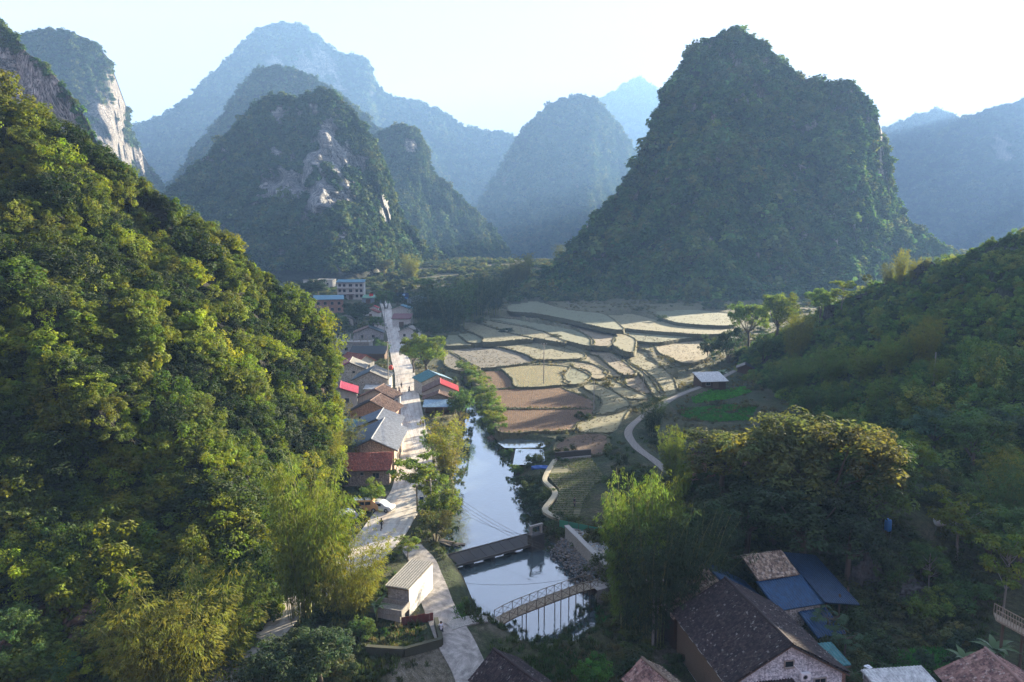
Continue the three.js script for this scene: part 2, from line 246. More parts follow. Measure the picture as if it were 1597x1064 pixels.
function strip(line, width, mat, name, label, category, lift = .1, thick = .35, wob = 0, hAt = G) {   // a road: a slab with edges that follows the ground
  const c = new THREE.CatmullRomCurve3(line.map(([x, z]) => V(x, 0, z))), n = Math.ceil(c.getLength() / 1.2), P = [], U = [], I = []; let acc = 0, last = null;
  for (let i = 0; i <= n; i++) {
    const p = c.getPointAt(i / n), t = c.getTangentAt(i / n); if (last) acc += last.distanceTo(p); last = p;
    const w = (Array.isArray(width) ? mix(width[0], width[1], i / n) : width) * .5 * (1 + wob * n3(i * .12, 4, width[0] || 1)), yc = hAt(p.x, p.z) + lift;
    for (const [s, dy] of [[-1, -thick], [-1, 0], [-.33, .02], [.33, .02], [1, 0], [1, -thick]]) { P.push(p.x - t.z * w * s, Math.max(yc - .4, Math.min(yc + .4, hAt(p.x - t.z * w * s, p.z + t.x * w * s) + lift)) * .5 + yc * .5 + dy, p.z + t.x * w * s); U.push(s * w, acc); }
  }
  for (let i = 0; i < n; i++) for (let k = 0; k < 5; k++) { const a = i * 6 + k; I.push(a, a + 1, a + 6, a + 1, a + 7, a + 6); }
  const g = new THREE.BufferGeometry(); g.setAttribute('position', new THREE.BufferAttribute(new Float32Array(P), 3)); g.setAttribute('uv', new THREE.BufferAttribute(new Float32Array(U), 2)); g.setIndex(I);
  const g2 = g.toNonIndexed(); g2.computeVertexNormals();
  const m = new THREE.Mesh(g2, mat); m.name = numbered(name); m.receiveShadow = m.castShadow = true; scene.add(m); return tag(m, label, category, null, 'structure');
}
const concrete = canvasTex(512, 1024, (x, w, h) => {
  const r = rngOf(9); x.fillStyle = '#b7b0a4'; x.fillRect(0, 0, w, h);
  for (let i = 0; i < 5000; i++) { const k = 130 + r() * 90; x.fillStyle = `rgba(${k},${k * .96},${k * .88},.12)`; x.fillRect(r() * w, r() * h, 2 + r() * 26, 2 + r() * 40); }
  for (let i = 0; i < 40; i++) { x.fillStyle = `rgba(${r() < .6 ? '70,62,52' : '150,120,90'},.12)`; x.beginPath(); x.ellipse(r() * w, r() * h, 10 + r() * 50, 20 + r() * 120, 0, 0, 7); x.fill(); } for (const q of [.2, .38, .62, .8]) { x.fillStyle = 'rgba(90,84,76,.16)'; x.fillRect(q * w - 16, 0, 32, h); } x.fillStyle = 'rgba(70,66,60,.8)'; for (let k = 0; k < 4; k++) x.fillRect(0, k * 256, w, 3); x.fillRect(w / 2 - 2, 0, 3, h);
  for (let i = 0; i < 14; i++) { x.strokeStyle = 'rgba(90,84,76,.5)'; x.beginPath(); let a = r() * w, b = r() * h; x.moveTo(a, b); for (let k = 0; k < 8; k++) { a += (r() - .5) * 60; b += r() * 40; x.lineTo(a, b); } x.stroke(); }
}, 1 / 7, 1 / 20);
const roadMat = new THREE.MeshStandardMaterial({ map: concrete, roughness: .85 });
strip(road, [6.6, 6.8], roadMat, 'road', 'pale concrete village road running straight up the valley past the houses', 'road', .14, .5);
const dustMat = new THREE.MeshStandardMaterial({ color: new THREE.Color().setRGB(.44, .40, .35), map: rep(grain, .11), roughness: 1, bumpMap: rep(grain, .25), bumpScale: .015 });
strip(track, [3.0, 4.2], dustMat, 'track', 'pale stony track passing the grey brick shed and the pond', 'track', .08, .4, .12);
strip(path, 1.7, plain([.27, .24, .20], { map: rep(grain, .3) }), 'path', 'winding pale dirt path along the foot of the terraces', 'path', .14, .5, .1);
strip(fieldway, 2.4, plain([.62, .62, .6], { map: rep(rough, .2) }), 'field_way', 'white concrete way across the far fields', 'path', .25, .4);
// ------------------------------------------------------------------ mountains: a crest line with depth, faces that fall to both feet, buttresses and crags
const solid = [];
function lerpTable(x, T) { if (x <= T[0][0]) return T[0][1]; for (let i = 1; i < T.length; i++) if (x <= T[i][0]) return mix(T[i - 1][1], T[i][1], (x - T[i - 1][0]) / (T[i][0] - T[i - 1][0])); return T[T.length - 1][1]; }   // surfaces that sight lines can meet
function ridge(o) {
  const K = o.far || 1, { name, label, crest, base = 0, q = 1.5, seed = 1, nu = 110, nv = 46, rocks = [], steepRock = 0, soil = [.03, .045, .016], rockCol = [.62, .58, .52], sx = 1 } = o, wf = typeof o.wf === 'function' ? o.wf : o.wf * K, wb = o.wb ?? wf * .8, amp = (o.amp ?? 12) * K, fr = (o.fr ?? .018) / K;
  const tree = o.tree && { ...o.tree, s: o.tree.s * K, per: o.tree.per / K / K };
  const pts = crest.map(([u, v, d]) => dp(u, v, d * (o.far || 1))), n = pts.length, X = [];
  const at = (t) => { const f = t * (n - 1), i = Math.min(n - 2, Math.floor(f)), k = f - i; return pts[i].clone().lerp(pts[i + 1], k); };
  const len = pts.reduce((a, p, i) => i ? a + p.distanceTo(pts[i - 1]) : 0, 0), cum = [0]; for (let i = 1; i < n; i++) cum.push(cum[i - 1] + pts[i].distanceTo(pts[i - 1]));
  const atL = (s) => { let i = 1; while (i < n - 1 && cum[i] < s) i++; return pts[i - 1].clone().lerp(pts[i], (s - cum[i - 1]) / (cum[i] - cum[i - 1])); };
  const top = Math.max(...pts.map((p) => p.y)) - base, P = new Float32Array((nu + 1) * (nv + 1) * 3);
  for (let i = 0; i <= nu; i++) {
    const c = atL(len * i / nu), S = Math.max(.5, c.y - base), wk = Math.pow(S / top, .62), away = V(c.x, 0, c.z - 0).normalize();
    const WF = typeof wf === 'function' ? wf(c.x, c.z) : wf * wk, WB = (typeof wb === 'function' ? wb(c.x) : wb) * wk;
    for (let j = 0; j <= nv; j++) {
      const t = j / nv, fb = t < .68 ? t / .68 : 1 - (t - .68) / .32, h = fb, off = Math.pow(1 - h, q) * .75 + (1 - h) * .25;
      const dz = t < .68 ? WF * off : -WB * off; 
      let x = c.x - away.x * dz * sx, z = c.z - away.z * dz, y = base - 3 + (S + 3) * h;
      const edge = ss(0, .12, Math.min(i, nu - i) / nu + .02), k = amp * (h > .985 ? .25 : .3 + .7 * Math.sin(Math.PI * Math.min(1, h * .93 + .06)));
      const n1 = fbm(x * fr + seed * 9, y * fr * .45, z * fr, 4), n2 = Math.abs(fbm(x * fr * 2.4, y * fr * .9 + seed, z * fr * 2.4, 3)), disp = k * (n1 * 1.1 - n2 * (o.gul ?? 1.3) + .25) * edge;
      x -= away.x * disp * .9; z -= away.z * disp * .9; y += (o.calm && h > .9) ? 0 : h > .05 ? fbm(x * fr * 3, seed * 3, z * fr * 3, 3) * amp * .22 * h * (1 - .6 * ss(.9, 1, h)) : 0;
      P.set([x, y, z], (i * (nv + 1) + j) * 3);
    }
  }
  const I = []; for (let i = 0; i < nu; i++) for (let j = 0; j < nv; j++) { const a = i * (nv + 1) + j, b = a + nv + 1; I.push(a, b, a + 1, b, b + 1, a + 1); }
  const g = new THREE.BufferGeometry(); g.setAttribute('position', new THREE.BufferAttribute(P, 3)); g.setIndex(I); g.computeVertexNormals();
  const N = g.attributes.normal, cnt = (nu + 1) * (nv + 1), C = new Float32Array(cnt * 3), U = new Float32Array(cnt * 2), M = new Float32Array(cnt), jc = Math.floor(nv * .68);
  const blobs = rocks.map(([u, v, ru, rv, st = 1]) => {   // pale crags: found on the face, sized in metres
    let best = 1e9, bi = 0; for (let i = 0; i <= nu; i++) for (let j = 0; j <= jc; j++) { const k = i * (nv + 1) + j, [a, b] = pix(P[k * 3], P[k * 3 + 1], P[k * 3 + 2]), d = Math.hypot(a - u, b - v); if (d < best) { best = d; bi = k; } }
    const s = Math.hypot(P[bi * 3], P[bi * 3 + 2]) / F; return [P[bi * 3], P[bi * 3 + 1], P[bi * 3 + 2], ru * s, rv * s, st];
  });
  for (let k = 0; k < cnt; k++) {
    const x = P[k * 3], y = P[k * 3 + 1], z = P[k * 3 + 2]; let m = 0;
    for (const b of blobs) { const e = Math.hypot(x - b[0], (z - b[2]) * .5) / b[3], f = Math.abs(y - b[1]) / b[4]; m = Math.max(m, b[5] * (1.25 - Math.hypot(e, f))); }
    const fs = 14 / (typeof wf === 'function' ? 60 : wf);
    if (m > 0) m = ss(.30, .52, m + .5 * fbm(x * fs, y * fs * .35, z * fs + seed, 3) + .5 * fbm(x * fs * 2.6, y * fs * .5, z * fs * 2.6 + seed, 3));
    if (steepRock) m = Math.max(m, ss(.0, .2, fbm(x * .05, y * .03, z * .05 + seed, 3) - 1 + steepRock + (1 - Math.abs(N.getY(k))) * .5));
    M[k] = m; const v = .8 + .4 * fbm(x * .05, y * .02, z * .05, 3), st = .85 + .3 * fbm(x * .12, y * .015, z * .12, 3);
    for (let q2 = 0; q2 < 3; q2++) C[k * 3 + q2] = mix(soil[q2] * v, rockCol[q2] * st, m);
    U.set([(x + z) * .03, y * .03], k * 2);
  }
  g.setAttribute('color', new THREE.BufferAttribute(C, 3)); g.setAttribute('uv', new THREE.BufferAttribute(U, 2));
  const grp = thing(name, label, 'mountain', null, 0, null, 'structure'); if (o.category) grp.userData.category = o.category;
  const mesh = part('slope', g, ridgeMat, grp); solid.push(mesh); mesh.bvh = null;
  if (tree) {
    const r = rngOf(seed * 131 + 7), A = [], tri = []; let sum = 0;
    for (let f = 0; f < I.length; f += 3) {
      const j = (f / 6 | 0) % nv; if (j > jc + nv * .12) { A.push(sum); tri.push(f); continue; }
      const a = I[f] * 3, b = I[f + 1] * 3, c = I[f + 2] * 3, ux = P[b] - P[a], uy = P[b + 1] - P[a + 1], uz = P[b + 2] - P[a + 2], vx = P[c] - P[a], vy = P[c + 1] - P[a + 1], vz = P[c + 2] - P[a + 2];
      sum += Math.hypot(uy * vz - uz * vy, uz * vx - ux * vz, ux * vy - uy * vx) * .5; A.push(sum); tri.push(f);
    }
    const nG = (tree.geos || farCrowns).length, sets = Array.from({ length: nG * 2 }, () => []), total = Math.min(tree.max || 14000, Math.round(sum * tree.per));
    for (let i = 0; i < total; i++) {
      const s = r() * sum; let lo = 0, hi = A.length - 1; while (lo < hi) { const m = (lo + hi) >> 1; A[m] < s ? lo = m + 1 : hi = m; }
      const f = tri[lo]; let a = r(), b = r(); if (a + b > 1) { a = 1 - a; b = 1 - b; } const c = 1 - a - b, i0 = I[f], i1 = I[f + 1], i2 = I[f + 2];
      if (M[i0] * c + M[i1] * a + M[i2] * b > .35 + .25 * r()) continue;
      const p = V(0, 0, 0); ['x', 'y', 'z'].forEach((k, q2) => p[k] = P[i0 * 3 + q2] * c + P[i1 * 3 + q2] * a + P[i2 * 3 + q2] * b);
      if (tree.skip && tree.skip(p)) continue; if (o.clear && inPoly(p.x, p.z, o.clear)) continue;
      if (p.y < base - 2) continue;
      const isBig = tree.big && r() < tree.big, sF = (tree.sf ? tree.sf(p) : 1) * (isBig ? 1.5 + .8 * r() : 1), ny = Math.abs(N.getY(i0)), big = fbm(p.x * .06 / tree.s * 3, p.y * .06 / tree.s * 3, p.z * .06 / tree.s * 3 + 40, 2), sc = sF * tree.s * (.55 + .75 * r() * r() + .3 * Math.max(0, big)) * (.75 + .35 * ny), col = tree.cols[Math.floor(Math.min(.999, Math.max(0, r() * .5 + .25 + big * .85)) * tree.cols.length)];
      p.y += sc * .15; sets[Math.floor(r() * nG) + (isBig ? nG : 0)].push([p, [sc * (.85 + .4 * r()), sc * (.7 + .6 * r()), sc * (.85 + .4 * r())], r() * 6.28, jit(col, r, .3), (r() - .5) * .5, (r() - .5) * .5]);
    }
    sets.forEach((s, k) => s.length && instanced('forest', k < nG ? (tree.geos || farCrowns)[k] : tree.geos ? bigCrowns[(k - nG) % bigCrowns.length] : farCrowns[k - nG], tree.mat || farLeafMat, s, grp));
  }
  return { mesh, P, I, N, grp };
}
function pix(x, y, z) { const yy = y - EYE.y, c = -z * CP - yy * SP, up = yy * CP - z * SP; return [W / 2 + x / c * F, H / 2 - up / c * F]; }
const ridgeMat = new THREE.MeshStandardMaterial({ vertexColors: true, roughness: 1, map: rockTex, bumpMap: rockTex, bumpScale: 1.6 });
const wood = [[.04, .095, .022], [.055, .12, .026], [.07, .145, .028], [.10, .17, .032], [.12, .155, .04]];
const greyWood = [[.035, .075, .022], [.045, .09, .028], [.065, .11, .034], [.09, .125, .04]];
ridge({ name: 'mountain', label: 'tallest steep karst peak on the right covered in forest', seed: 3, base: 6, calm: true, wf: 165, q: 1.45, amp: 36, gul: 1.7, steepRock: .42, fr: .011, nu: 150, nv: 70,
  crest: [[800, 462, 600], [840, 440, 600], [880, 402, 600], [915, 352, 600], [945, 318, 605], [975, 285, 610], [1000, 240, 620], [1022, 185, 630], [1040, 130, 640], [1062, 98, 640], [1085, 68, 640], [1110, 50, 640], [1140, 43, 640], [1165, 50, 640], [1190, 66, 640], [1210, 85, 640], [1235, 106, 645], [1262, 122, 650], [1290, 126, 655], [1320, 122, 660], [1345, 140, 660], [1365, 170, 679], [1378, 210, 684], [1386, 260, 683], [1394, 305, 683], [1412, 340, 690], [1442, 366, 707], [1480, 390, 730], [1530, 420, 750]],
  rocks: [[1262, 200, 22, 9], [1305, 168, 16, 9], [1115, 143, 7, 9], [1062, 342, 12, 16], [1375, 255, 16, 45], [1382, 200, 8, 20], [1060, 170, 6, 12], [1015, 310, 7, 14]],
  tree: { per: .16, max: 26000, s: 3.9, big: .1, cols: wood } });
ridge({ name: 'mountain', label: 'forested karst tower with white crags behind the village', seed: 5, base: 20, wf: 150, q: 1.6, amp: 22, fr: .013, nu: 130, nv: 64,
  crest: [[150, 415, 820], [215, 350, 807], [262, 300, 798], [300, 262, 790], [335, 228, 788], [370, 196, 786], [395, 162, 786], [425, 144, 788], [465, 152, 784], [500, 134, 780], [527, 146, 788], [552, 176, 796], [580, 212, 809], [600, 258, 818], [612, 300, 820], [628, 345, 827], [660, 384, 845], [700, 408, 865], [740, 426, 890]],
  steepRock: .38, rockCol: [.58, .59, .60],
  rocks: [[450, 290, 52, 30, 1.15], [500, 300, 28, 48, 1.15], [512, 215, 24, 52, 1.05], [440, 180, 16, 16], [600, 325, 14, 34, 1.15], [530, 250, 30, 36, .95], [478, 255, 24, 26, .9], [560, 255, 24, 16, .9], [425, 235, 18, 12, .8], [545, 300, 16, 30, .9]],
  tree: { per: .15, max: 19000, s: 4.0, big: .1, cols: greyWood, skip: (p) => p.y < 26 && p.x > -260 } });
ridge({ name: 'mountain', label: 'rounded shoulder directly behind the craggy tower', far: 1.35, seed: 6, base: 20, wf: 160, amp: 20, fr: .011, nu: 90, nv: 40,
  crest: [[235, 330, 1000], [285, 262, 1000], [310, 220, 1000], [342, 186, 1000], [368, 142, 1000], [398, 107, 1000], [430, 100, 1000], [468, 110, 1020], [505, 128, 1039], [545, 158, 1060], [572, 182, 1083], [610, 215, 1107], [660, 280, 1140]], rocks: [[440, 320, 10, 12]],
  tree: { per: .11, max: 12000, s: 5, cols: greyWood } });
ridge({ name: 'mountain', label: 'broad blue mountain with a pale cliff towering at the back left', far: 1.9, seed: 8, base: 30, wf: 260, amp: 30, fr: .007, nu: 130, nv: 50,
  crest: [[60, 300, 1330], [140, 236, 1330], [213, 198, 1330], [260, 176, 1330], [300, 146, 1320], [340, 106, 1310], [370, 76, 1300], [402, 45, 1300], [430, 34, 1300], [470, 40, 1312], [500, 62, 1322], [530, 86, 1331], [555, 86, 1338], [575, 96, 1345], [584, 130, 1348], [604, 150, 1365], [650, 158, 1400], [690, 174, 1442], [722, 197, 1470], [755, 205, 1499], [790, 206, 1529], [812, 222, 1541], [870, 270, 1590], [930, 340, 1630]],
  rocks: [[495, 105, 36, 22, 1.1], [535, 138, 14, 14], [425, 93, 12, 10, .8]], tree: { per: .06, max: 17000, s: 6.6, cols: greyWood } });
ridge({ name: 'mountain', label: 'small narrow hill shoulder right of the craggy tower', far: 1.3, seed: 9, base: 15, wf: 120, amp: 17, fr: .014, nu: 80, nv: 44,
  crest: [[540, 300, 900], [575, 220, 900], [595, 204, 903], [622, 195, 907], [648, 201, 918], [664, 230, 935], [674, 266, 935], [702, 296, 947], [740, 330, 970], [768, 356, 989], [786, 384, 996], [806, 415, 1010]], rocks: [[640, 225, 12, 12]],
  tree: { per: .13, max: 9000, s: 4.8, cols: greyWood } });
ridge({ name: 'mountain', label: 'dome shaped hazy mountain in the middle distance at the centre', far: 1.9, seed: 11, base: 20, wf: 190, amp: 22, fr: .009, nu: 90, nv: 44, q: 1.8,
  crest: [[690, 420, 1180], [735, 335, 1180], [768, 285, 1180], [796, 232, 1180], [812, 205, 1180], [832, 184, 1180], [862, 158, 1180], [900, 145, 1198], [924, 150, 1210], [944, 172, 1243], [966, 196, 1280], [986, 226, 1308], [1004, 262, 1333], [1040, 330, 1384], [1080, 400, 1440]], rocks: [[897, 288, 9, 9], [788, 280, 7, 12]],
  tree: { per: .08, max: 10000, s: 6, cols: greyWood } });
ridge({ name: 'mountain', label: 'palest small peak showing between the dome and the tall right peak', far: 2.4, seed: 12, base: 40, wf: 240, amp: 24, fr: .007, nu: 60, nv: 30,
  crest: [[840, 250, 1750], [900, 180, 1750], [935, 148, 1750], [960, 140, 1750], [975, 124, 1750], [995, 117, 1750], [1012, 124, 1750], [1035, 140, 1750], [1080, 180, 1750], [1140, 260, 1750]], tree: { per: .045, max: 6000, s: 8, cols: greyWood } });
ridge({ name: 'mountain', label: 'hazy rounded mountain at the right behind the grassy hill', far: 2.7, seed: 14, base: 30, wf: 220, amp: 22, fr: .008, nu: 80, nv: 40, q: 1.7,
  crest: [[1300, 330, 1200], [1345, 250, 1200], [1375, 202, 1200], [1402, 194, 1200], [1432, 178, 1200], [1456, 172, 1200], [1488, 180, 1234], [1512, 198, 1260], [1540, 244, 1291], [1562, 305, 1315], [1592, 370, 1348], [1640, 420, 1400]], tree: { per: .07, max: 10000, s: 6.2, cols: greyWood } });
ridge({ name: 'mountain', label: 'farthest pale ridge at the right edge', far: 1.9, seed: 15, base: 40, wf: 280, amp: 26, fr: .006, nu: 80, nv: 36,
  crest: [[1420, 250, 1600], [1490, 184, 1600], [1512, 176, 1600], [1545, 166, 1600], [1572, 160, 1600], [1600, 148, 1600], [1620, 180, 1600], [1650, 260, 1600], [1692, 260, 1600], [1735, 110, 1600], [1770, 82, 1600], [1834, 86, 1600], [1850, 150, 1600], [1872, 270, 1600], [1930, 350, 1600], [2000, 385, 1600]], rocks: [[1565, 235, 12, 22]], tree: { per: .05, max: 8000, s: 7.5, cols: greyWood } });
ridge({ name: 'mountain', label: 'mountain with a tall pale vertical cliff on the far left', far: 1.25, seed: 17, base: 20, wf: 130, amp: 18, fr: .012, nu: 90, nv: 50, q: 2.2,
  crest: [[-200, 150, 800], [-100, 100, 800], [-20, 75, 800], [30, 58, 800], [62, 47, 800], [102, 47, 800], [138, 60, 816], [168, 88, 830], [184, 130, 853], [198, 170, 871], [207, 212, 880], [226, 246, 891], [242, 272, 898], [280, 330, 920]],
  rockCol: [.40, .38, .37],
  rocks: [[182, 150, 14, 46, 1.15], [165, 195, 24, 40, .95], [185, 225, 22, 30, 1.1], [215, 250, 18, 22, 1], [158, 160, 14, 30, .8]], tree: { per: .14, max: 10000, s: 4.6, cols: greyWood } });
ridge({ name: 'mountain', label: 'pale grey limestone cliff nearest at the top left corner', seed: 18, base: 20, wf: 60, amp: 10, fr: .02, nu: 110, nv: 60, q: 2.4, rockCol: [.80, .78, .75],
  crest: [[-420, -60, 380], [-260, -40, 380], [-120, -10, 380], [-40, 10, 380], [0, 32, 380], [20, 48, 380], [42, 78, 378], [70, 98, 376], [100, 132, 374], [128, 172, 370], [146, 208, 366], [164, 240, 362], [190, 275, 356], [230, 330, 350]],
  rocks: [[0, 110, 60, 34, 1.25], [50, 145, 50, 32, 1.2], [95, 185, 34, 26, 1.15], [-60, 90, 60, 50, 1.2], [130, 230, 24, 20, .8], [20, 180, 60, 30, 1.2]], tree: { per: .3, max: 9000, s: 2.7, cols: wood } });
// the two near hills
const GARDEN = pxPoly([[1322, 1024], [1395, 984], [1475, 978], [1508, 1018], [1470, 1050], [1345, 1050]], 2.5);
const lush = [[.018, .036, .005], [.035, .065, .006], [.07, .115, .007], [.13, .175, .008], [.19, .23, .009], [.11, .145, .012]];
const leftHill = ridge({ name: 'left_hill', category: 'hill', label: 'steep near hill on the left thick with sunlit shrubs and creepers', seed: 21, base: -2, wf: (x) => lerpTable(x, [[-200, 90], [-110, 78], [-80, 74], [-60, 76], [-50, 72], [-44, 58], [-39, 40], [-35, 20], [-32, 9], [-28, 5]]), wb: 60, q: 1.15, amp: 8, fr: .035, nu: 150, nv: 80, soil: [.02, .024, .008], rockCol: [.36, .25, .19],
  crest: [[-900, -180, 100], [-600, -60, 102], [-380, 20, 105], [-200, 90, 108], [-80, 125, 110], [0, 150, 112], [42, 166, 113], [80, 195, 115], [130, 222, 117], [175, 250, 119], [225, 292, 121], [280, 332, 123], [330, 364, 126], [372, 395, 128], [410, 430, 130], [445, 462, 131], [480, 488, 131], [503, 520, 130], [512, 552, 128], [513, 610, 124], [507, 680, 118], [495, 750, 112], [478, 815, 106], [462, 852, 102]],
  rocks: [[470, 800, 14, 50, 1.2], [455, 850, 16, 30, 1.2], [150, 950, 20, 26, 1.2], [60, 985, 60, 34, .9], [440, 470, 16, 12, .9], [370, 770, 18, 14, .8], [505, 620, 6, 40, .9], [340, 830, 20, 12, .8]],
  tree: { per: .42, max: 13000, s: 1.7, big: .16, cols: lush, geos: nearCrowns, mat: leafMat } });
const hillGreen = [[.05, .10, .02], [.085, .16, .028], [.13, .22, .034], [.18, .24, .04]];
const rightHill = ridge({ name: 'right_hill', category: 'hill', label: 'scrubby green hill rising on the right side', seed: 23, base: 1, clear: GARDEN, wf: (x) => lerpTable(x, [[85, 45], [100, 70], [115, 100], [130, 122], [160, 135], [260, 150]]), wb: 80, q: .95, amp: 8, fr: .03, nu: 150, nv: 60, soil: [.04, .06, .02],
  crest: [[1150, 548, 262], [1200, 530, 256], [1240, 506, 250], [1285, 484, 242], [1325, 466, 236], [1360, 448, 232], [1400, 432, 226], [1440, 420, 220], [1480, 406, 215], [1520, 388, 210], [1560, 374, 206], [1600, 362, 203], [1660, 350, 200], [1740, 345, 200], [1850, 340, 205], [2000, 320, 215], [2200, 260, 230], [2500, 220, 250], [2900, 260, 280]],
  rocks: [[1380, 930, 60, 16, 1.1]], tree: { per: .55, max: 17000, s: 1.25, big: .12, sf: (p) => mix(1, 2.1, ss(-165, -120, p.z)), cols: hillGreen, geos: nearCrowns, mat: leafMat } });
// ------------------------------------------------------------------ terraces
function fieldTex(seed, c0, c1, stripes, dots) {
  return canvasTex(512, 512, (x, w, h) => {
    const r = rngOf(seed), css = (c, k = 1, a = 1) => `rgba(${c.map((v) => Math.round(255 * Math.pow(Math.min(1, v * k), 1 / 2.2))).join(',')},${a})`;
    x.fillStyle = css(c0); x.fillRect(0, 0, w, h);
    for (let i = 0; i < 900; i++) { x.fillStyle = css(r() < .5 ? c0 : c1, (.6 + .75 * r()), .34); const s = 6 + r() * 46; x.beginPath(); x.ellipse(r() * w, r() * h, s, s * .4, r() * 3, 0, 7); x.fill(); }
    if (stripes) for (let k = 0; k < stripes; k++) { x.fillStyle = css(c1, .45, .7); x.fillRect(0, (k + .5) * h / stripes, w, h / stripes * .36); }
    for (let i = 0; i < dots; i++) { x.fillStyle = css(r() < .5 ? c1 : c0, .5 + r(), .65); x.fillRect(r() * w, Math.floor(r() * 34) * h / 34 + r() * 4, 2 + r() * 4, 2 + r() * 2); }
  }, 1 / 14, 1 / 14);
}
const fieldMats = {
  brown: new THREE.MeshStandardMaterial({ map: fieldTex(1, [.15, .088, .046], [.095, .056, .03], 0, 5200), roughness: 1, bumpMap: rep(rough, .5), bumpScale: .12 }),
  dark: new THREE.MeshStandardMaterial({ map: fieldTex(2, [.14, .085, .045], [.09, .055, .03], 0, 4200), roughness: 1, bumpMap: rep(rough, .5), bumpScale: .12 }),
  brown2: new THREE.MeshStandardMaterial({ map: fieldTex(3, [.15, .11, .062], [.175, .145, .08], 0, 3600), roughness: 1 }),
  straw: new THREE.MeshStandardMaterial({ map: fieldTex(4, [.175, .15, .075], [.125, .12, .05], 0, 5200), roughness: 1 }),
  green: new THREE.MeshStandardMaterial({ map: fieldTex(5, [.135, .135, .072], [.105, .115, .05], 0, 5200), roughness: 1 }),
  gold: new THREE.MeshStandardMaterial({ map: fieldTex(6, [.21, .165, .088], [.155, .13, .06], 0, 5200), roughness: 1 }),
  furrow: new THREE.MeshStandardMaterial({ map: fieldTex(7, [.155, .135, .09], [.09, .077, .05], 9, 2600), roughness: 1 }),
};
const bankMat = plain([.15, .135, .065], { map: rep(grassTex, .4), roughness: 1 });
const bundSpots = [], stubbleSpots = [];
{
  const r = rngOf(61);
  PLOTS.forEach((pl, pi) => {
    const c = new THREE.CatmullRomCurve3(pl.poly.map(([x, z]) => V(x, 0, z)), true, 'catmullrom', .35), n = Math.max(30, Math.round(c.getLength() / 1.3)), ring = [];
    for (let i = 0; i < n; i++) { const p = c.getPointAt(i / n), q = .22; ring.push([p.x + q * n3(p.x * .4, pi, p.z * .4), p.z + q * n3(p.z * .4, p.x * .4, pi)]); }
    ring.splice(0, n, ...grow(ring, 1.0));
    const grp = thing('rice_terrace', pl.label, 'field', null, 0, null, 'structure');
    const m = sheet(ring, pl.level, fieldMats[pl.kind], 'soil'); m.castShadow = true; grp.add(m);
    { const cx = pl.poly[0], uv = m.geometry.attributes.uv, a = pl.kind === 'furrow' ? .32 : r() * 3; for (let i = 0; i < uv.count; i++) { const x = uv.getX(i), z = uv.getY(i); uv.setXY(i, x * Math.cos(a) - z * Math.sin(a), x * Math.sin(a) + z * Math.cos(a)); } }
    const g2 = grow(ring, .35), P = [], U = [], I = [];   // the bank round the plot: an earthen rim and the riser under it
    ring.forEach(([x, z], i) => { const [ox, oz] = g2[i], hh = .16 + .16 * Math.abs(n3(x * .2, 9, z * .2)); P.push(mix(x, ox, -1.1), pl.level + .015, mix(z, oz, -1.1), x, pl.level + hh, z, ox, pl.level + hh * .8, oz, mix(x, ox, 1.7), pl.level - 1.9, mix(z, oz, 1.7)); for (let k = 0; k < 4; k++) U.push(i * 1.3, k * .5); });
    for (let i = 0; i < n; i++) for (let k = 0; k < 3; k++) { const a = i * 4 + k, b = ((i + 1) % n) * 4 + k; I.push(a, a + 1, b, b, a + 1, b + 1); }
    const g = new THREE.BufferGeometry(); g.setAttribute('position', new THREE.BufferAttribute(new Float32Array(P), 3)); g.setAttribute('uv', new THREE.BufferAttribute(new Float32Array(U), 2)); g.setIndex(I); g.computeVertexNormals();
    part('bank', g, bankMat, grp);
    ring.forEach(([x, z], i) => { for (let k = 0; k < 4; k++) { const t = r() * 1.3 + .1, ox = g2[i][0], oz = g2[i][1], b = ring[(i + 1) % n], f = r(); bundSpots.push([V(mix(x, b[0], f) + (ox - x) * t, pl.level + .12 - Math.max(0, t - .4) * .9, mix(z, b[1], f) + (oz - z) * t), [.5, .18 + .34 * r() * r() + .5 * Math.max(0, n3(x * .05, 2, z * .05)), .5], r() * 6, jit(r() < .5 ? [.06, .08, .025] : [.15, .13, .055], r, .3)]); } });
    if (pi >= 4) { const [x0, x1, z0, z1] = pl.box, m = Math.min(900, Math.round((x1 - x0) * (z1 - z0) * .5)); for (let k = 0; k < m; k++) { const x = mix(x0, x1, r()), z = mix(z0, z1, r()); if (inPoly(x, z, pl.poly) && n3(x * .09, pi, z * .09) > -.35) stubbleSpots.push([V(x, pl.level, z), [1.1, .14 + .14 * r(), 1.1], r() * 6, jit(r() < .5 ? [.09, .09, .04] : [.15, .125, .065], r, .3)]); } }
    if (pi < 4) { const [x0, x1, z0, z1] = pl.box; for (let z = z0; z < z1; z += .55) for (let x = x0; x < x1; x += .5) { const xx = x + (r() - .5) * .25, zz = z + (r() - .5) * .2; if (inPoly(xx, zz, pl.poly)) stubbleSpots.push([V(xx, pl.level, zz), [.5, .13 + .1 * r(), .5], r() * 6, jit(pi < 3 ? [.30, .20, .10] : [.42, .38, .20], r, .3)]); } }
  });
  instanced('bank_grass', tuftGeo, leafMat, bundSpots, scene, 'grass and weeds growing along the terrace banks', 'grass');
  instanced('stubble', bladeGeo, leafMat, stubbleSpots, scene, 'cut rice stubble standing in rows on the near fields', 'stubble');
}
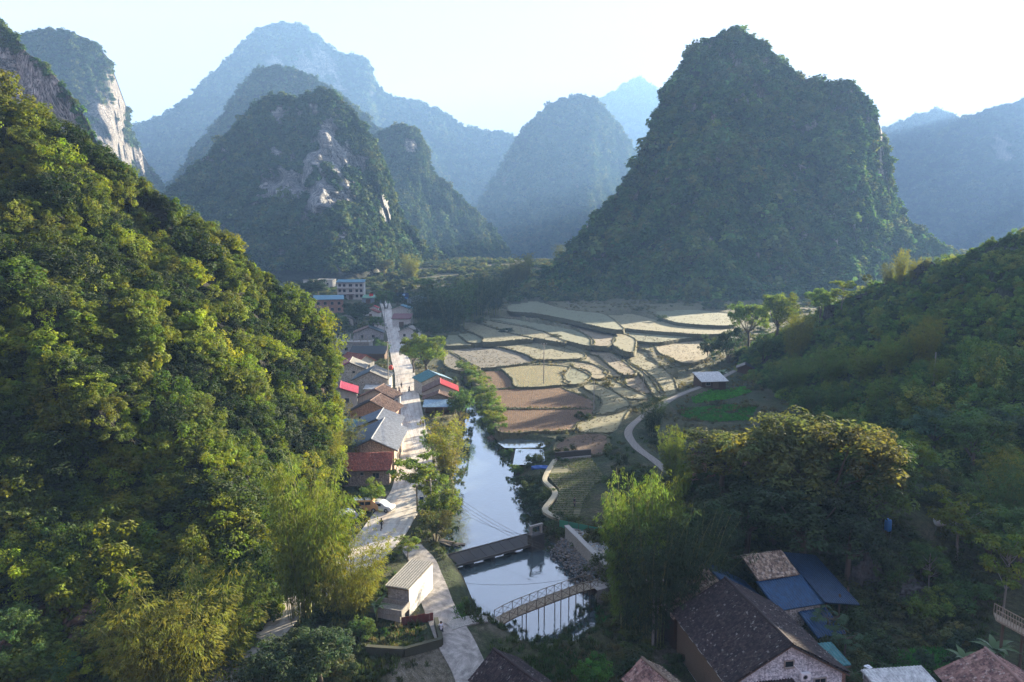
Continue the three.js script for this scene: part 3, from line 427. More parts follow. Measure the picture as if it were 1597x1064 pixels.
// the walled garden by the pond and the bare bank round it
const VEG = pxPoly([[866, 716], [920, 714], [944, 745], [952, 790], [945, 832], [900, 818], [858, 800], [868, 782], [872, 764], [856, 745]], .4);
{
  const gpoly = VEG;
  const grp = thing('vegetable_garden', 'vegetable garden in rows inside a low wall by the pond', 'garden', null, 0, null, 'structure');
  const m = sheet(gpoly, .45, new THREE.MeshStandardMaterial({ map: fieldTex(12, [.16, .14, .065], [.10, .10, .04], 12, 2000), roughness: 1 }), 'soil'); grp.add(m);
  const walk = pxPoly([[866, 717], [853, 738], [850, 750], [862, 762], [866, 770], [858, 782], [850, 796], [866, 806], [884, 812]], .5), P = [];
  strip(walk, .9, plain([.50, .45, .32], { map: rough }), 'garden_path', 'narrow light earthen walk curving along the garden edge', 'path', .05, .4, .1, () => .5);
  const r = rngOf(88), rows = [];
  const xs = gpoly.map((p) => p[0]), zs = gpoly.map((p) => p[1]);
  for (let z = Math.min(...zs); z < Math.max(...zs); z += .95) for (let x = Math.min(...xs); x < Math.max(...xs); x += .34) if (inPoly(x, z, gpoly) && n3(x * .1, 3, z * .1) > -.5) rows.push([V(x + r() * .1, .45, z + (r() - .5) * .15), [.5, .16 + .22 * r(), .5], r() * 6, jit([.09, .12, .03], r, .3)]);
  instanced('seedlings', tuftGeo, leafMat, rows, grp);
}
// ------------------------------------------------------------------ building materials
function wallTex(seed, kind) {
  return canvasTex(512, 512, (x, w, h) => {   // 4 m square
    const r = rngOf(seed), pal = { brick: ['#8d5f49', '#7c5342', '#9a6b52', '#6f4c3f', '#a67a62'], grey: ['#8f8d8a', '#9b9994', '#817f7c', '#a3a19d', '#94918b'], stone: ['#a29d92', '#8d887e', '#b3aea2', '#7d796f', '#c0bbb0'], plaster: ['#b9b4a8'], palestone: ['#c4c7c9', '#aeb2b5', '#d5d7d8', '#9a9ea2', '#e0e1e1'], rubble: ['#8f7b6b', '#7d6b5e', '#9c8a7a', '#6e6058', '#a89684'] }[kind], m = { brick: '#8e857a', grey: '#75736f', stone: '#77736a', plaster: '#b5b0a5', rubble: '#7a6d62', palestone: '#8d9093' }[kind];
    x.fillStyle = m; x.fillRect(0, 0, w, h);
    if (kind === 'stone' || kind === 'palestone' || kind === 'rubble') for (let i = 0; i < 2600; i++) { x.fillStyle = pal[r() * 5 | 0]; x.beginPath(); x.ellipse(r() * w, r() * h, 5 + r() * 14, 4 + r() * 8, r() * .6, 0, 7); x.fill(); }
    else if (kind !== 'plaster') { const rh = kind === 'grey' ? 20 : 11, cw = kind === 'grey' ? 42 : 28; for (let j = 0; j * rh < h; j++) for (let i = -1; i * cw < w; i++) { x.fillStyle = pal[r() * pal.length | 0]; x.fillRect(i * cw + (j % 2) * cw / 2 + 1.5, j * rh + 1.5, cw - 2.5, rh - 2.5); } }
    for (let i = 0; i < 160; i++) { const k = r() < .6 ? 30 : 220; x.fillStyle = `rgba(${k},${k},${k * .95},.05)`; const a = r() * w; x.fillRect(a, r() * h, 4 + r() * 30, 40 + r() * 240); }
  }, .25, .25);
}
const wallMats = {}; for (const [k, s] of [['brick', 1], ['grey', 2], ['stone', 3], ['plaster', 4], ['rubble', 5], ['palestone', 6]]) { const t = wallTex(s, k); wallMats[k] = new THREE.MeshStandardMaterial({ map: t, bumpMap: t, bumpScale: .03, roughness: .95 }); }
wallMats.white = new THREE.MeshStandardMaterial({ color: 0xe9e9e6, map: rep(rough, .2), roughness: .9 });
wallMats.wood = new THREE.MeshStandardMaterial({ color: 0x5d4736, map: rep(rough, .6), roughness: .95 });
wallMats.bluegrey = new THREE.MeshStandardMaterial({ color: 0x9fb0bd, map: rep(rough, .2), roughness: .9 });
const tileTex = (seed, cols, moss) => canvasTex(512, 512, (x, w, h) => { const r = rngOf(seed); for (let j = 0; j < 16; j++) for (let i = 0; i < 16; i++) { x.fillStyle = cols[r() * cols.length | 0]; x.fillRect(i * 32, j * 32, 32, 32); } for (let i = 0; i < 900; i++) { const k = r(); x.fillStyle = k < .5 ? 'rgba(20,16,14,.22)' : k < 1 - moss ? 'rgba(190,180,165,.10)' : 'rgba(210,205,195,.4)'; x.fillRect(r() * w, r() * h, 3 + r() * 22, 3 + r() * 22); } }, 1 / 4, 1 / 5.6);
const roofMats = {
  red: new THREE.MeshStandardMaterial({ map: tileTex(1, ['#84402f', '#944c39', '#763829', '#8a4735'], .03), roughness: .85 }),
  rust: new THREE.MeshStandardMaterial({ map: tileTex(2, ['#74392c', '#833f30', '#643228', '#8a4c3a'], .04), roughness: .9 }),
  brown: new THREE.MeshStandardMaterial({ map: tileTex(3, ['#5c463c', '#6b5246', '#4f3c35', '#755c4e'], .06), roughness: .95 }),
  dark: new THREE.MeshStandardMaterial({ map: tileTex(4, ['#2a2121', '#342928', '#231c1d', '#3d312e', '#2d2524'], .05), roughness: .95 }),
  straw: new THREE.MeshStandardMaterial({ map: tileTex(5, ['#8f7b66', '#7a6856', '#a18d77', '#6a5a4c', '#b09c86'], .12), roughness: .95 }),
  pinktile: new THREE.MeshStandardMaterial({ map: tileTex(6, ['#7d5f55', '#8e6d61', '#6b5049', '#9a7a6d'], .08), roughness: .95 }),
};
const metal = (c, rg = .42, mt = .15) => new THREE.MeshStandardMaterial({ color: c, roughness: rg, metalness: mt, map: rep(rough, .12) });
Object.assign(roofMats, { slate: metal(0x41566f), slate2: metal(0x8d939d), teal: metal(0x2b7478), darkteal: metal(0x2c4650), crimson: metal(0x9c2040), pink: metal(0xc4475c), scarlet: metal(0xc23230), maroon: metal(0x71262f), grey: metal(0x9d9c99, .6, .1), black: metal(0x24272c, .7), blue: metal(0x1c4a74, .42), navy: metal(0x223f60, .38), paleblue: metal(0x8fb0c6, .5), green: metal(0x3b8a63), asbestos: new THREE.MeshStandardMaterial({ color: 0x9c9a94, map: rep(rough, .3), roughness: .95 }), white: metal(0xd4d6d6, .5, .05), seablue: metal(0x3f8aa6) });
const glassMat = new THREE.MeshPhysicalMaterial({ color: 0x20262c, roughness: .12, specularIntensity: .8 }), frameMat = plain([.30, .27, .23]), darkMat = plain([.02, .018, .016]), concMat = plain([.42, .40, .37], { map: rep(rough, .4) }), timber = plain([.19, .13, .085], { map: rep(rough, .7) }), paleWood = plain([.40, .33, .24], { map: rep(rough, .7) });
// a roof covering in its own plane: x along the ridge (0..len), z down the slope (0..run), y up; corrugated, and stepped in courses when tiled
function covering(len, run, tile, seed = 1, period = .3, amp = .045) {
  const r = rngOf(seed), nx = Math.max(4, Math.min(260, Math.round(len / period * 4))), rows = tile ? Math.round(run / .36) : 1, P = [], U = [], I = [], lift = []; for (let i = 0; i < (nx + 1) * (rows + 1); i++) lift.push(tile ? (r() - .5) * .03 : 0);
  const sag = (x, z) => tile ? .05 * n3(x * .35, seed, z * .3) : 0, row = (z, dy, k) => { const at = P.length / 3; for (let i = 0; i <= nx; i++) { const x = i / nx * len; P.push(x, amp * Math.cos(x / period * 2 * Math.PI) + dy + lift[k * (nx + 1) + (i >> 2)] + sag(x, z), z); U.push(x, z); } return at; };
  const seam = (a, b) => { for (let i = 0; i < nx; i++) I.push(a + i, b + i, a + i + 1, a + i + 1, b + i, b + i + 1); };
  let prev = null; for (let k = 0; k < rows; k++) { const z0 = k / rows * run, z1 = (k + 1) / rows * run, a = row(z0, tile ? .0 : .02, k), b = row(z1 + (tile ? .02 : 0), tile ? .055 : .02, k); if (prev !== null && tile) seam(prev, a); seam(a, b); prev = b; }
  const g = new THREE.BufferGeometry(); g.setAttribute('position', new THREE.BufferAttribute(new Float32Array(P), 3)); g.setAttribute('uv', new THREE.BufferAttribute(new Float32Array(U), 2)); g.setIndex(I); g.computeVertexNormals();
  const b = box(len, .08, run, len / 2, -.1, run / 2); return merge([g, b]);
}
function windowPart(parent, x, y, z, w, h, turn = 0, bars = 1, name = 'window') {
  const t = .09, l = [box(w + 2 * t, t, .16, 0, h / 2 + t / 2, 0), box(w + 2 * t, t * 1.4, .24, 0, -h / 2 - t * .7, .03), box(t, h, .16, -w / 2 - t / 2, 0, 0), box(t, h, .16, w / 2 + t / 2, 0, 0)];
  for (let k = 1; k <= bars; k++) l.push(box(.06, h, .09, -w / 2 + w * k / (bars + 1), 0, .015));
  const m = part(name, merge(l), frameMat, parent); m.position.set(x, y, z); m.rotation.y = turn;
  const p = part('pane', box(w, h, .04), glassMat, m); p.position.z = .03; return m;
}
function doorPart(parent, x, y, z, w, h, turn = 0, mat = timber) { const m = part('door', merge([box(w, h, .08, 0, h / 2, 0), box(w + .2, .1, .14, 0, h + .05, .01), box(.1, h, .14, -w / 2 - .05, h / 2, .01), box(.1, h, .14, w / 2 + .05, h / 2, .01)]), mat, parent); m.position.set(x, y, z); m.rotation.y = turn; return m; }
let seedNo = 100; const FOOT = [], inHouse = (x, z, m = 0) => FOOT.some(([px, pz, t, hw, L]) => { const dx = x - px, dz = z - pz, c = Math.cos(t), q = Math.sin(t), lx = dx * c - dz * q, lz = dx * q + dz * c; return Math.abs(lx) < hw + m && lz < 1.2 + m && lz > -L - m; });
function slopePart(parent, len, run, mat, tile, pos, rot, name = 'roof', period) { const m = part(name, covering(len, run, tile, seedNo++, period || (tile ? .26 : .32), tile ? .05 : .04), mat, parent); m.position.set(...pos); m.rotation.set(...rot, 'YXZ'); return m; }
// gable house: front at +z, ridge running back along -z; origin at the foot of the front wall
function house(o) {
  const { label, category = 'house', group, pos, turn = 0, W: w, L, wall = 3.2, rise = 1.6, over = .5, mat = 'grey', roof = 'brown', roof2 = roof, tile = false, kind = 'gable', wins = [], doors = [], name = 'house', sink = 1.5, noWall, frontRoof = .6, period } = o;
  const g = thing(name, label, category, pos, turn, group), wm = wallMats[mat];
  const hw = w / 2; FOOT.push([pos.x, pos.z, turn, hw + .8, L + 1]);
  if (!noWall) {
    const sh = new THREE.Shape();
    if (kind === 'gable') [[-hw, -sink], [hw, -sink], [hw, wall], [0, wall + rise], [-hw, wall]].forEach(([x, y], i) => i ? sh.lineTo(x, y) : sh.moveTo(x, y));
    else [[-hw, -sink], [hw, -sink], [hw, wall], [-hw, wall]].forEach(([x, y], i) => i ? sh.lineTo(x, y) : sh.moveTo(x, y));
    const e = new THREE.ExtrudeGeometry(sh, { depth: L, bevelEnabled: false }); e.translate(0, 0, -L);
    if (kind === 'lean') { const p = e.attributes.position; for (let i = 0; i < p.count; i++) if (p.getY(i) > wall - .01) p.setY(i, wall + rise * (-p.getZ(i) / L)); e.computeVertexNormals(); }
    part('wall', e, wm, g);
  }
  if (kind === 'gable') {
    const sl = Math.atan2(rise, hw), run = Math.hypot(rise, hw) + over, len = L + over + frontRoof, yr = wall + rise + .14;
    // right slope: x -> -z of house, z -> +x ; left slope mirrored
    slopePart(g, len, run, roofMats[roof2], tile, [.02, yr, frontRoof], [0, Math.PI / 2, 0], 'roof', period).rotation.set(sl, Math.PI / 2, 0, 'YXZ');
    slopePart(g, len, run, roofMats[roof], tile, [-.02, yr, -L - over], [0, -Math.PI / 2, 0], 'roof', period).rotation.set(sl, -Math.PI / 2, 0, 'YXZ');
    part('ridge_cap', limb([V(0, yr + .05, frontRoof + .02), V(0, yr + .05, -L / 2), V(0, yr + .05, -L - over - .02)], .15, .15, 7), roofMats[roof2], g);
    const fas = []; for (const z of [frontRoof - .06, -L - over + .06]) for (const s of [-1, 1]) { const b = box(run, .16, .05, run / 2, -.14, 0); b.rotateZ(-sl); if (s < 0) b.rotateY(Math.PI); b.translate(0, yr - .03, z); fas.push(b); }
    for (const f of fas) part('verge_board', f, timber, g);
  } else if (kind === 'lean') {
    const sl = Math.atan2(rise, L), run = Math.hypot(L, rise) + over * 1.3;
    slopePart(g, w + over * 1.2, run, roofMats[roof], tile, [-(w + over * 1.2) / 2, wall + rise + .14, -L], [sl, 0, 0], 'roof', period);
    part('eave_board', box(w + over * 1.2, .16, .05, 0, wall - rise / L * over * 1.3 - .02, over * 1.3 * Math.cos(sl) - .03), timber, g);
  } else { part('roof', box(w + .8, .22, L + .8, 0, wall + .11, -L / 2), concMat, g); part('parapet', merge([box(w + .8, .5, .14, 0, wall + .47, .33), box(w + .8, .5, .14, 0, wall + .47, -L - .33), box(.14, .5, L + .52, -hw - .33, wall + .47, -L / 2), box(.14, .5, L + .52, hw + .33, wall + .47, -L / 2)]), concMat, g); }
  for (const [side, x, y, ww, hh, bars = 1] of wins) side === 'f' ? windowPart(g, x, y, .03, ww, hh, 0, bars) : side === 'r' ? windowPart(g, hw + .03, y, x, ww, hh, Math.PI / 2, bars) : windowPart(g, -hw - .03, y, x, ww, hh, -Math.PI / 2, bars);
  for (const [side, x, ww, hh] of doors) side === 'f' ? doorPart(g, x, 0, .03, ww, hh) : doorPart(g, (side === 'r' ? 1 : -1) * (hw + .03), 0, x, ww, hh, side === 'r' ? Math.PI / 2 : -Math.PI / 2);
  return g;
}
const R = Math.PI / 180, put = (u, v, dy = 0) => ground(u, v, dy);
// ------------------------------------------------------------------ the village
const HOUSES = 'village houses along the road';
house({ label: 'rough brick annex with two windows under a red tiled lean-to roof', pos: put(565, 758), turn: 4 * R, W: 9.4, L: 4.6, wall: 3.1, rise: 1.5, kind: 'lean', mat: 'rubble', roof: 'red', tile: true, over: .6, wins: [['f', -2.6, 1.7, 1.0, .9, 1], ['f', 2.4, 1.8, 1.1, .95, 1], ['f', 0, 2.2, .5, .45, 0]], group: HOUSES });
house({ label: 'brick gable house under a large blue grey metal roof beside the road', pos: put(581, 737), turn: 2 * R, W: 8.2, L: 15, wall: 4.6, rise: 1.9, mat: 'rubble', roof: 'slate', roof2: 'slate2', over: .9, frontRoof: .9, wins: [['r', -4, 2, 1.2, 1.2], ['r', -9, 2, 1.2, 1.2]], doors: [['r', -6.5, 1.2, 2.1], ['f', -2.9, 1.4, 3.9]], group: HOUSES });
house({ label: 'house with a second grey blue metal roof tucked behind the largest one', pos: put(588, 697), turn: 2 * R, W: 8.4, L: 9, wall: 4.3, rise: 1.7, mat: 'plaster', roof: 'slate', roof2: 'slate2', over: .7, doors: [['r', -4, 1.6, 2.3]], group: HOUSES });
house({ label: 'low shed with a sea green lean-to roof left of the grey blue roofs', category: 'shed', name: 'shed', pos: put(545, 690), turn: -18 * R, W: 8, L: 5, wall: 2.6, rise: 1.1, kind: 'lean', mat: 'plaster', roof: 'teal', doors: [['f', 1, 1.2, 2]], group: HOUSES });
house({ label: 'brown tiled house behind the grey blue metal roofs', pos: put(579, 664), turn: -6 * R, W: 10.4, L: 7.5, wall: 3.4, rise: 2.6, mat: 'brick', roof: 'dark', roof2: 'brown', tile: true, over: .7, wins: [['f', -2.5, 1.7, 1, 1]], doors: [['r', -3, 1.4, 2.2]], group: HOUSES });
house({ label: 'smaller brown tiled house with a red roof edge next to the road', pos: put(586, 640), turn: -8 * R, W: 9.5, L: 6.5, wall: 3.3, rise: 2.3, mat: 'plaster', roof: 'brown', roof2: 'brown', tile: true, over: .6, wins: [['f', 2.5, 1.7, 1, 1]], doors: [['r', -2.8, 1.2, 2.1]], group: HOUSES });
house({ label: 'lean-to porch with a green sheet roof on the roadside', category: 'shed', name: 'shed', pos: put(613, 668), turn: 86 * R, W: 6, L: 2.6, wall: 2.2, rise: .5, kind: 'lean', mat: 'wood', roof: 'green', group: HOUSES });
house({ label: 'grey plaster house with one dark window under a bright pink metal roof', pos: put(531, 644), turn: 12 * R, W: 8.4, L: 9, wall: 5, rise: 1.5, mat: 'plaster', roof: 'brown', roof2: 'pink', over: .4, wins: [['f', 1.7, 3.2, 1.0, 1.1, 1]], group: HOUSES });
house({ label: 'tall grey block gable house pierced with small holes under a dark teal roof', pos: put(578, 614), turn: 3 * R, W: 10, L: 11, wall: 4.2, rise: 2.3, mat: 'grey', roof: 'darkteal', roof2: 'asbestos', over: .5, wins: [-3.4, -2.2, -1, .4, 1.6, 2.8].map((x, i) => ['f', x, 2.6 + (i % 2) * .8, .28, .28, 0]), doors: [['f', 3, 1.2, 2.2]], group: HOUSES });
house({ label: 'open roadside stall under a white corrugated awning', category: 'stall', name: 'stall', pos: put(588, 619), turn: 2 * R, W: 7, L: 3.2, wall: 2.3, rise: .45, kind: 'lean', mat: 'grey', roof: 'white', group: HOUSES });
house({ label: 'white walled gable house under a deep crimson metal roof', pos: put(546, 597), turn: 8 * R, W: 9.4, L: 11, wall: 4.4, rise: 2.1, mat: 'stone', roof: 'crimson', roof2: 'asbestos', over: .5, wins: [['f', 1.2, 3.4, .8, .6, 0]], group: HOUSES });
house({ label: 'house with a rust red tiled roof lying across the row', pos: put(570, 580), turn: 52 * R, W: 8, L: 9, wall: 3.6, rise: 2.2, mat: 'plaster', roof: 'rust', roof2: 'rust', tile: true, over: .6, wins: [['f', 1.5, 1.8, 1, 1]], group: HOUSES });
house({ label: 'long low barn with a black roof facing down the valley', category: 'barn', name: 'barn', pos: put(573, 562), turn: 0, W: 13, L: 6, wall: 2.8, rise: 1.8, kind: 'lean', mat: 'wood', roof: 'black', over: .8, group: HOUSES });
{
  const g = house({ label: 'unfinished grey flat house with bare concrete columns standing on its roof', pos: put(546, 552), W: 15, L: 8, wall: 4.2, kind: 'flat', mat: 'grey', wins: [['f', -5, 2, 1.2, 1.4], ['f', -1.5, 2, 1.2, 1.4]], doors: [['f', 3, 1.6, 2.4]], group: HOUSES });
  for (const z of [-.6, -7.2]) for (let x = -7; x <= 7; x += 2.8) part('column', box(.3, 2.8, .3, x, 5.82, z), concMat, g);
  const wt = part('water_tank', new THREE.CylinderGeometry(.6, .6, 1.3, 14).translate(-6, 5.07, -4), plain([.6, .62, .64], { metalness: .6, roughness: .35 }), g);
}
house({ label: 'grey gable house with brown eaves above the unfinished house', pos: put(575, 531), turn: 10 * R, W: 13, L: 10, wall: 3.4, rise: 2.6, mat: 'grey', roof: 'brown', roof2: 'darkteal', over: .6, wins: [['f', -3, 1.8, 1.2, 1.2], ['f', 2, 1.8, 1.2, 1.2]], group: HOUSES });
house({ label: 'little house with a pale grey roof close to the road bend', pos: put(590, 517), turn: 8 * R, W: 7, L: 7, wall: 3, rise: 1.7, mat: 'white', roof: 'white', roof2: 'asbestos', group: HOUSES });
house({ label: 'two storey pinkish brick block under a bright blue roof at the village end', category: 'building', name: 'brick_building', pos: put(513, 489), turn: 14 * R, W: 17, L: 9, wall: 8.4, rise: 1.9, kind: 'lean', mat: 'brick', roof: 'seablue', over: .7, wins: [-6, -2, 2, 6].flatMap((x) => [['f', x, 2.4, 1.6, 1.7, 1], ['f', x, 6, 1.6, 1.7, 1]]) });
{
  const g = house({ label: 'white three storey building with columns under a grey blue roof', category: 'building', name: 'white_building', pos: put(547, 467), turn: 6 * R, W: 19, L: 11, wall: 12.4, rise: 1.6, kind: 'lean', mat: 'white', roof: 'seablue', over: 1, wins: [-7.6, -4.4, 4.4, 7.6].flatMap((x) => [2.4, 6.2, 10].map((y) => ['f', x, y, 1.7, 1.9, 1])).concat([6.2, 10].map((y) => ['f', 0, y, 2.2, 2, 1])), doors: [['f', 0, 2.6, 2.8]] });
  for (const x of [-9.1, -6, -2.6, 2.6, 6, 9.1]) part('column', box(.5, 12.3, .5, x, 6.1, .75), wallMats.white, g);
  for (const y of [4.1, 8.2]) part('balcony', merge([box(18.6, .3, 1.3, 0, y, .65), box(18.6, .9, .1, 0, y + .6, 1.25)]), wallMats.white, g);
  part('entrance_canopy', box(5.4, .25, 2.6, 0, 3.6, 1.8), roofMats.maroon, g);
}
house({ label: 'pale house half hidden by trees left of the white building', pos: put(506, 448), turn: -6 * R, W: 15, L: 9, wall: 6, rise: 1.2, kind: 'lean', mat: 'plaster', roof: 'asbestos', wins: [['f', -4, 3, 1.6, 1.6], ['f', 3, 3, 1.6, 1.6]] });
house({ label: 'small pinkish white house farthest left above the village', pos: put(481, 446), turn: 5 * R, W: 9, L: 7, wall: 5, kind: 'flat', mat: 'white', wins: [['f', 0, 2.8, 1.6, 1.6]] });
house({ label: 'low dark shop under a bright green roof beside the white building', category: 'shop', name: 'shop', pos: put(581, 474), turn: -2 * R, W: 14, L: 7, wall: 4, rise: 1.6, kind: 'lean', mat: 'bluegrey', roof: 'green', doors: [['f', -3, 3, 3], ['f', 3, 3, 3]] });
house({ label: 'pale blue house with a light roof half behind the dark bamboo', pos: put(648, 480), turn: -10 * R, W: 11, L: 9, wall: 5.4, rise: 1.8, mat: 'bluegrey', roof: 'paleblue', roof2: 'paleblue', wins: [['f', -2, 3, 1.4, 1.4], ['f', 2, 3, 1.4, 1.4]] });
house({ label: 'house with a maroon front roof on the right side of the road', pos: put(626, 510), turn: -4 * R, W: 9.5, L: 5, wall: 4.4, rise: 2, kind: 'lean', mat: 'white', roof: 'maroon', doors: [['f', 0, 2.2, 2.5]] });
house({ label: 'green roofed house just behind the maroon roof', pos: put(625, 497), turn: -4 * R, W: 10, L: 7, wall: 5.6, rise: 1.8, mat: 'plaster', roof: 'green', roof2: 'seablue' });
house({ label: 'white gable cottage standing alone right of the road', category: 'cottage', name: 'cottage', pos: put(637, 530), turn: -4 * R, W: 8.6, L: 8, wall: 3.8, rise: 1.9, mat: 'white', roof: 'asbestos', roof2: 'asbestos', wins: [['f', -1.8, 2, 1, 1.1], ['f', 1.8, 2, 1, 1.1]] });
house({ label: 'small plaster house with an asbestos roof below the brick block', pos: put(537, 508), turn: 6 * R, W: 9, L: 7, wall: 3.4, rise: 1.8, mat: 'plaster', roof: 'asbestos', roof2: 'asbestos', wins: [['f', -2, 1.9, 1.2, 1.2], ['f', 2, 1.9, 1.2, 1.2]] });
house({ label: 'low house with a rust roof beside the road near its far end', pos: put(578, 496), turn: -4 * R, W: 9, L: 6, wall: 3, rise: 1.7, mat: 'white', roof: 'rust', roof2: 'rust', tile: true, doors: [['f', 0, 1.4, 2.2]] });
house({ label: 'little red roofed kiosk at the top of the road', category: 'kiosk', name: 'kiosk', pos: put(583, 487), W: 5, L: 4, wall: 2.6, rise: 1.2, mat: 'white', roof: 'scarlet', roof2: 'scarlet' });
// right of the road
{
  const g = house({ label: 'open fronted shed with a pale blue sheet roof between road and river', category: 'shed', name: 'shed', pos: put(684, 650), turn: 2 * R, W: 7.2, L: 4, wall: 2.6, rise: .8, kind: 'lean', mat: 'wood', roof: 'paleblue', over: .5, noWall: true });
  for (const x of [-3.4, -1.1, 1.2, 3.4]) part('post', rod(V(x, -1.5, -.1), V(x, 2.7, -.1), .08), timber, g);
  part('back_wall', box(7.2, 4.6, .15, 0, 1.1, -3.9), wallMats.wood, g);
}
house({ label: 'house with a small brown tiled porch roof behind the blue roofed shed', pos: put(684, 642), turn: 2 * R, W: 7.6, L: 4, wall: 3.4, rise: 1.3, mat: 'grey', roof: 'brown', roof2: 'brown', tile: true });
house({ label: 'house whose roof is dark tile on the left and scarlet on the right', pos: put(687, 634), turn: 6 * R, W: 9, L: 7, wall: 4.2, rise: 2.0, mat: 'plaster', roof: 'brown', roof2: 'scarlet', tile: false, wins: [['f', 0, 2.4, 1, 1]] });
house({ label: 'teal roofed house at the back of the riverside cluster', pos: put(681, 616), turn: 24 * R, W: 9, L: 8, wall: 4.2, rise: 1.8, mat: 'grey', roof: 'teal', roof2: 'paleblue' });
// grey brick shed by the track
{
  const p = put(621, 957, 0), g = house({ label: 'narrow grey brick shed with a pale side wall beside the track', category: 'shed', name: 'brick_shed', pos: p, turn: -17 * R, W: 2.6, L: 6.6, wall: 3.1, rise: .1, kind: 'lean', mat: 'grey', roof: 'asbestos', over: .2, noWall: true });
  part('wall', box(2.6, 5.4, 6.4, 0, .4, -3.3), wallMats.grey, g);
  part('plastered_wall', box(.08, 3.6, 6.5, 1.36, 1.25, -3.25), wallMats.white, g); part('footing', box(.14, 2.0, 6.6, 1.4, -1.55, -3.25), concMat, g);
  house({ label: 'flat concrete lean-to on the near side of the grey brick shed', category: 'shed', name: 'shed', pos: p.clone().add(V(-.9, -.2, 1.5)), turn: -17 * R, W: 3, L: 1.3, wall: 1.1, kind: 'flat', mat: 'plaster' });
}
// right side huts
house({ label: 'wooden field hut with a light grey sheet roof above the green plots', category: 'hut', name: 'hut', pos: put(1113, 606), turn: 8 * R, W: 7.6, L: 6, wall: 2.4, rise: 1.5, kind: 'lean', mat: 'wood', roof: 'white', over: .8, wins: [['f', -1.8, 1.4, 1.2, .9, 1]], doors: [['f', .6, 1.6, 2]] });
house({ label: 'smaller dark hut tucked under trees behind the field hut', category: 'hut', name: 'hut', pos: put(1162, 584), turn: -20 * R, W: 5, L: 4.4, wall: 2.2, rise: 1.1, mat: 'wood', roof: 'asbestos', roof2: 'black' });
{
  const g = house({ label: 'roofless looking old brick house with dark openings swallowed by trees', category: 'house', pos: put(1118, 742), turn: -28 * R, W: 8, L: 6, wall: 3.6, rise: 1.6, kind: 'lean', mat: 'brick', roof: 'dark', tile: true, over: .6 });
  for (const x of [-3, -1, 1, 3]) part('opening', box(1.1, 2.2, .1, x, 1.5, .06), darkMat, g);
}
house({ label: 'white flat roofed shed high on the right hillside', category: 'shed', name: 'shed', pos: dp(1580, 556, 150), turn: -10 * R, W: 6, L: 4, wall: 2.4, rise: .4, kind: 'lean', mat: 'white', roof: 'white' });
// ------------------------------------------------------------------ foreground roofs on the right
const q = (u, v, h) => gp(u, v, h);
{
  const pos = V(23.6, .1, -54.6);
  const g = house({ label: 'large old house with a dark tiled gable roof in the right foreground', pos, turn: 9 * R, W: 10.4, L: 11.2, wall: 4.2, rise: 3.0, mat: 'palestone', roof: 'dark', roof2: 'dark', tile: true, over: .55, frontRoof: .5, wins: [['f', .1, 5.3, .75, .5, 0], ['f', 3.1, 3.1, 1.0, 1.1, 1], ['f', -.2, 2.8, 1.1, .9, 1]], doors: [['l', -4, 1.2, 2.1]] });
  const ac = part('air_conditioner', merge([box(.85, .6, .32, 1.5, 4.2, .3)]), plain([.75, .75, .73]), g); part('fan_grille', new THREE.TorusGeometry(.19, .035, 6, 18).translate(1.42, 4.2, .48), plain([.25, .25, .26]), ac); part('fan', new THREE.CylinderGeometry(.17, .17, .03, 16).rotateX(Math.PI / 2).translate(1.42, 4.2, .465), darkMat, ac);
  part('drain_pipe', limb([V(.5, 5.2, .1), V(.9, 4.8, .16), V(1.2, 4.55, .2)], .035, .035, 5), plain([.75, .75, .75]), g);
  for (let k = 0; k < 5; k++) part('vent_block', box(.1, .32, .9, -5.34, 3.7, -1.6 - k * 2), wallMats.white, g);
  part('side_cladding', box(.08, 4, 10.9, -5.25, 2.1, -5.6), timber, g);
  house({ label: 'low tiled porch roof against the front gable of the large old house', category: 'porch', name: 'porch', pos: pos.clone().add(V(-1.6, 0, 3.4)), turn: 9 * R, W: 5, L: 3.2, wall: 2.6, rise: 1.2, kind: 'lean', mat: 'wood', roof: 'dark', tile: true, over: .3 });
  house({ label: 'little brick outhouse with a teal roof beside the large old house', category: 'outhouse', name: 'outhouse', pos: V(28.9, .3, -57), turn: 9 * R, W: 2.2, L: 2.6, wall: 3.5, rise: .35, kind: 'lean', mat: 'brick', roof: 'teal', over: .3, wins: [['f', 0, 2.6, .5, .3, 0]] });
  house({ label: 'older wing behind the large house with straw coloured tiles and one blue slope', pos: V(21.6, .1, -66.3), turn: 9 * R, W: 10.2, L: 5.6, wall: 3.7, rise: 2.9, mat: 'wood', roof: 'straw', roof2: 'blue', tile: true, over: .5 });
}
function roofQuad(name, parent, a, b, c, d, mat, tile) {   // a roof covering between four corners: a-b ridge side, d-c eave side
  const X = b.clone().sub(a), len = X.length(); X.normalize(); const Z = d.clone().sub(a), run = Z.clone().addScaledVector(X, -Z.dot(X)).length(); const N = Z.clone().cross(X).normalize(); const Zn = X.clone().cross(N).normalize();
  const g = covering(len, run, tile, seedNo++), m = new THREE.Matrix4().makeBasis(X, N, Zn).setPosition(a); g.applyMatrix4(m); return part(name, g, mat, parent);
}
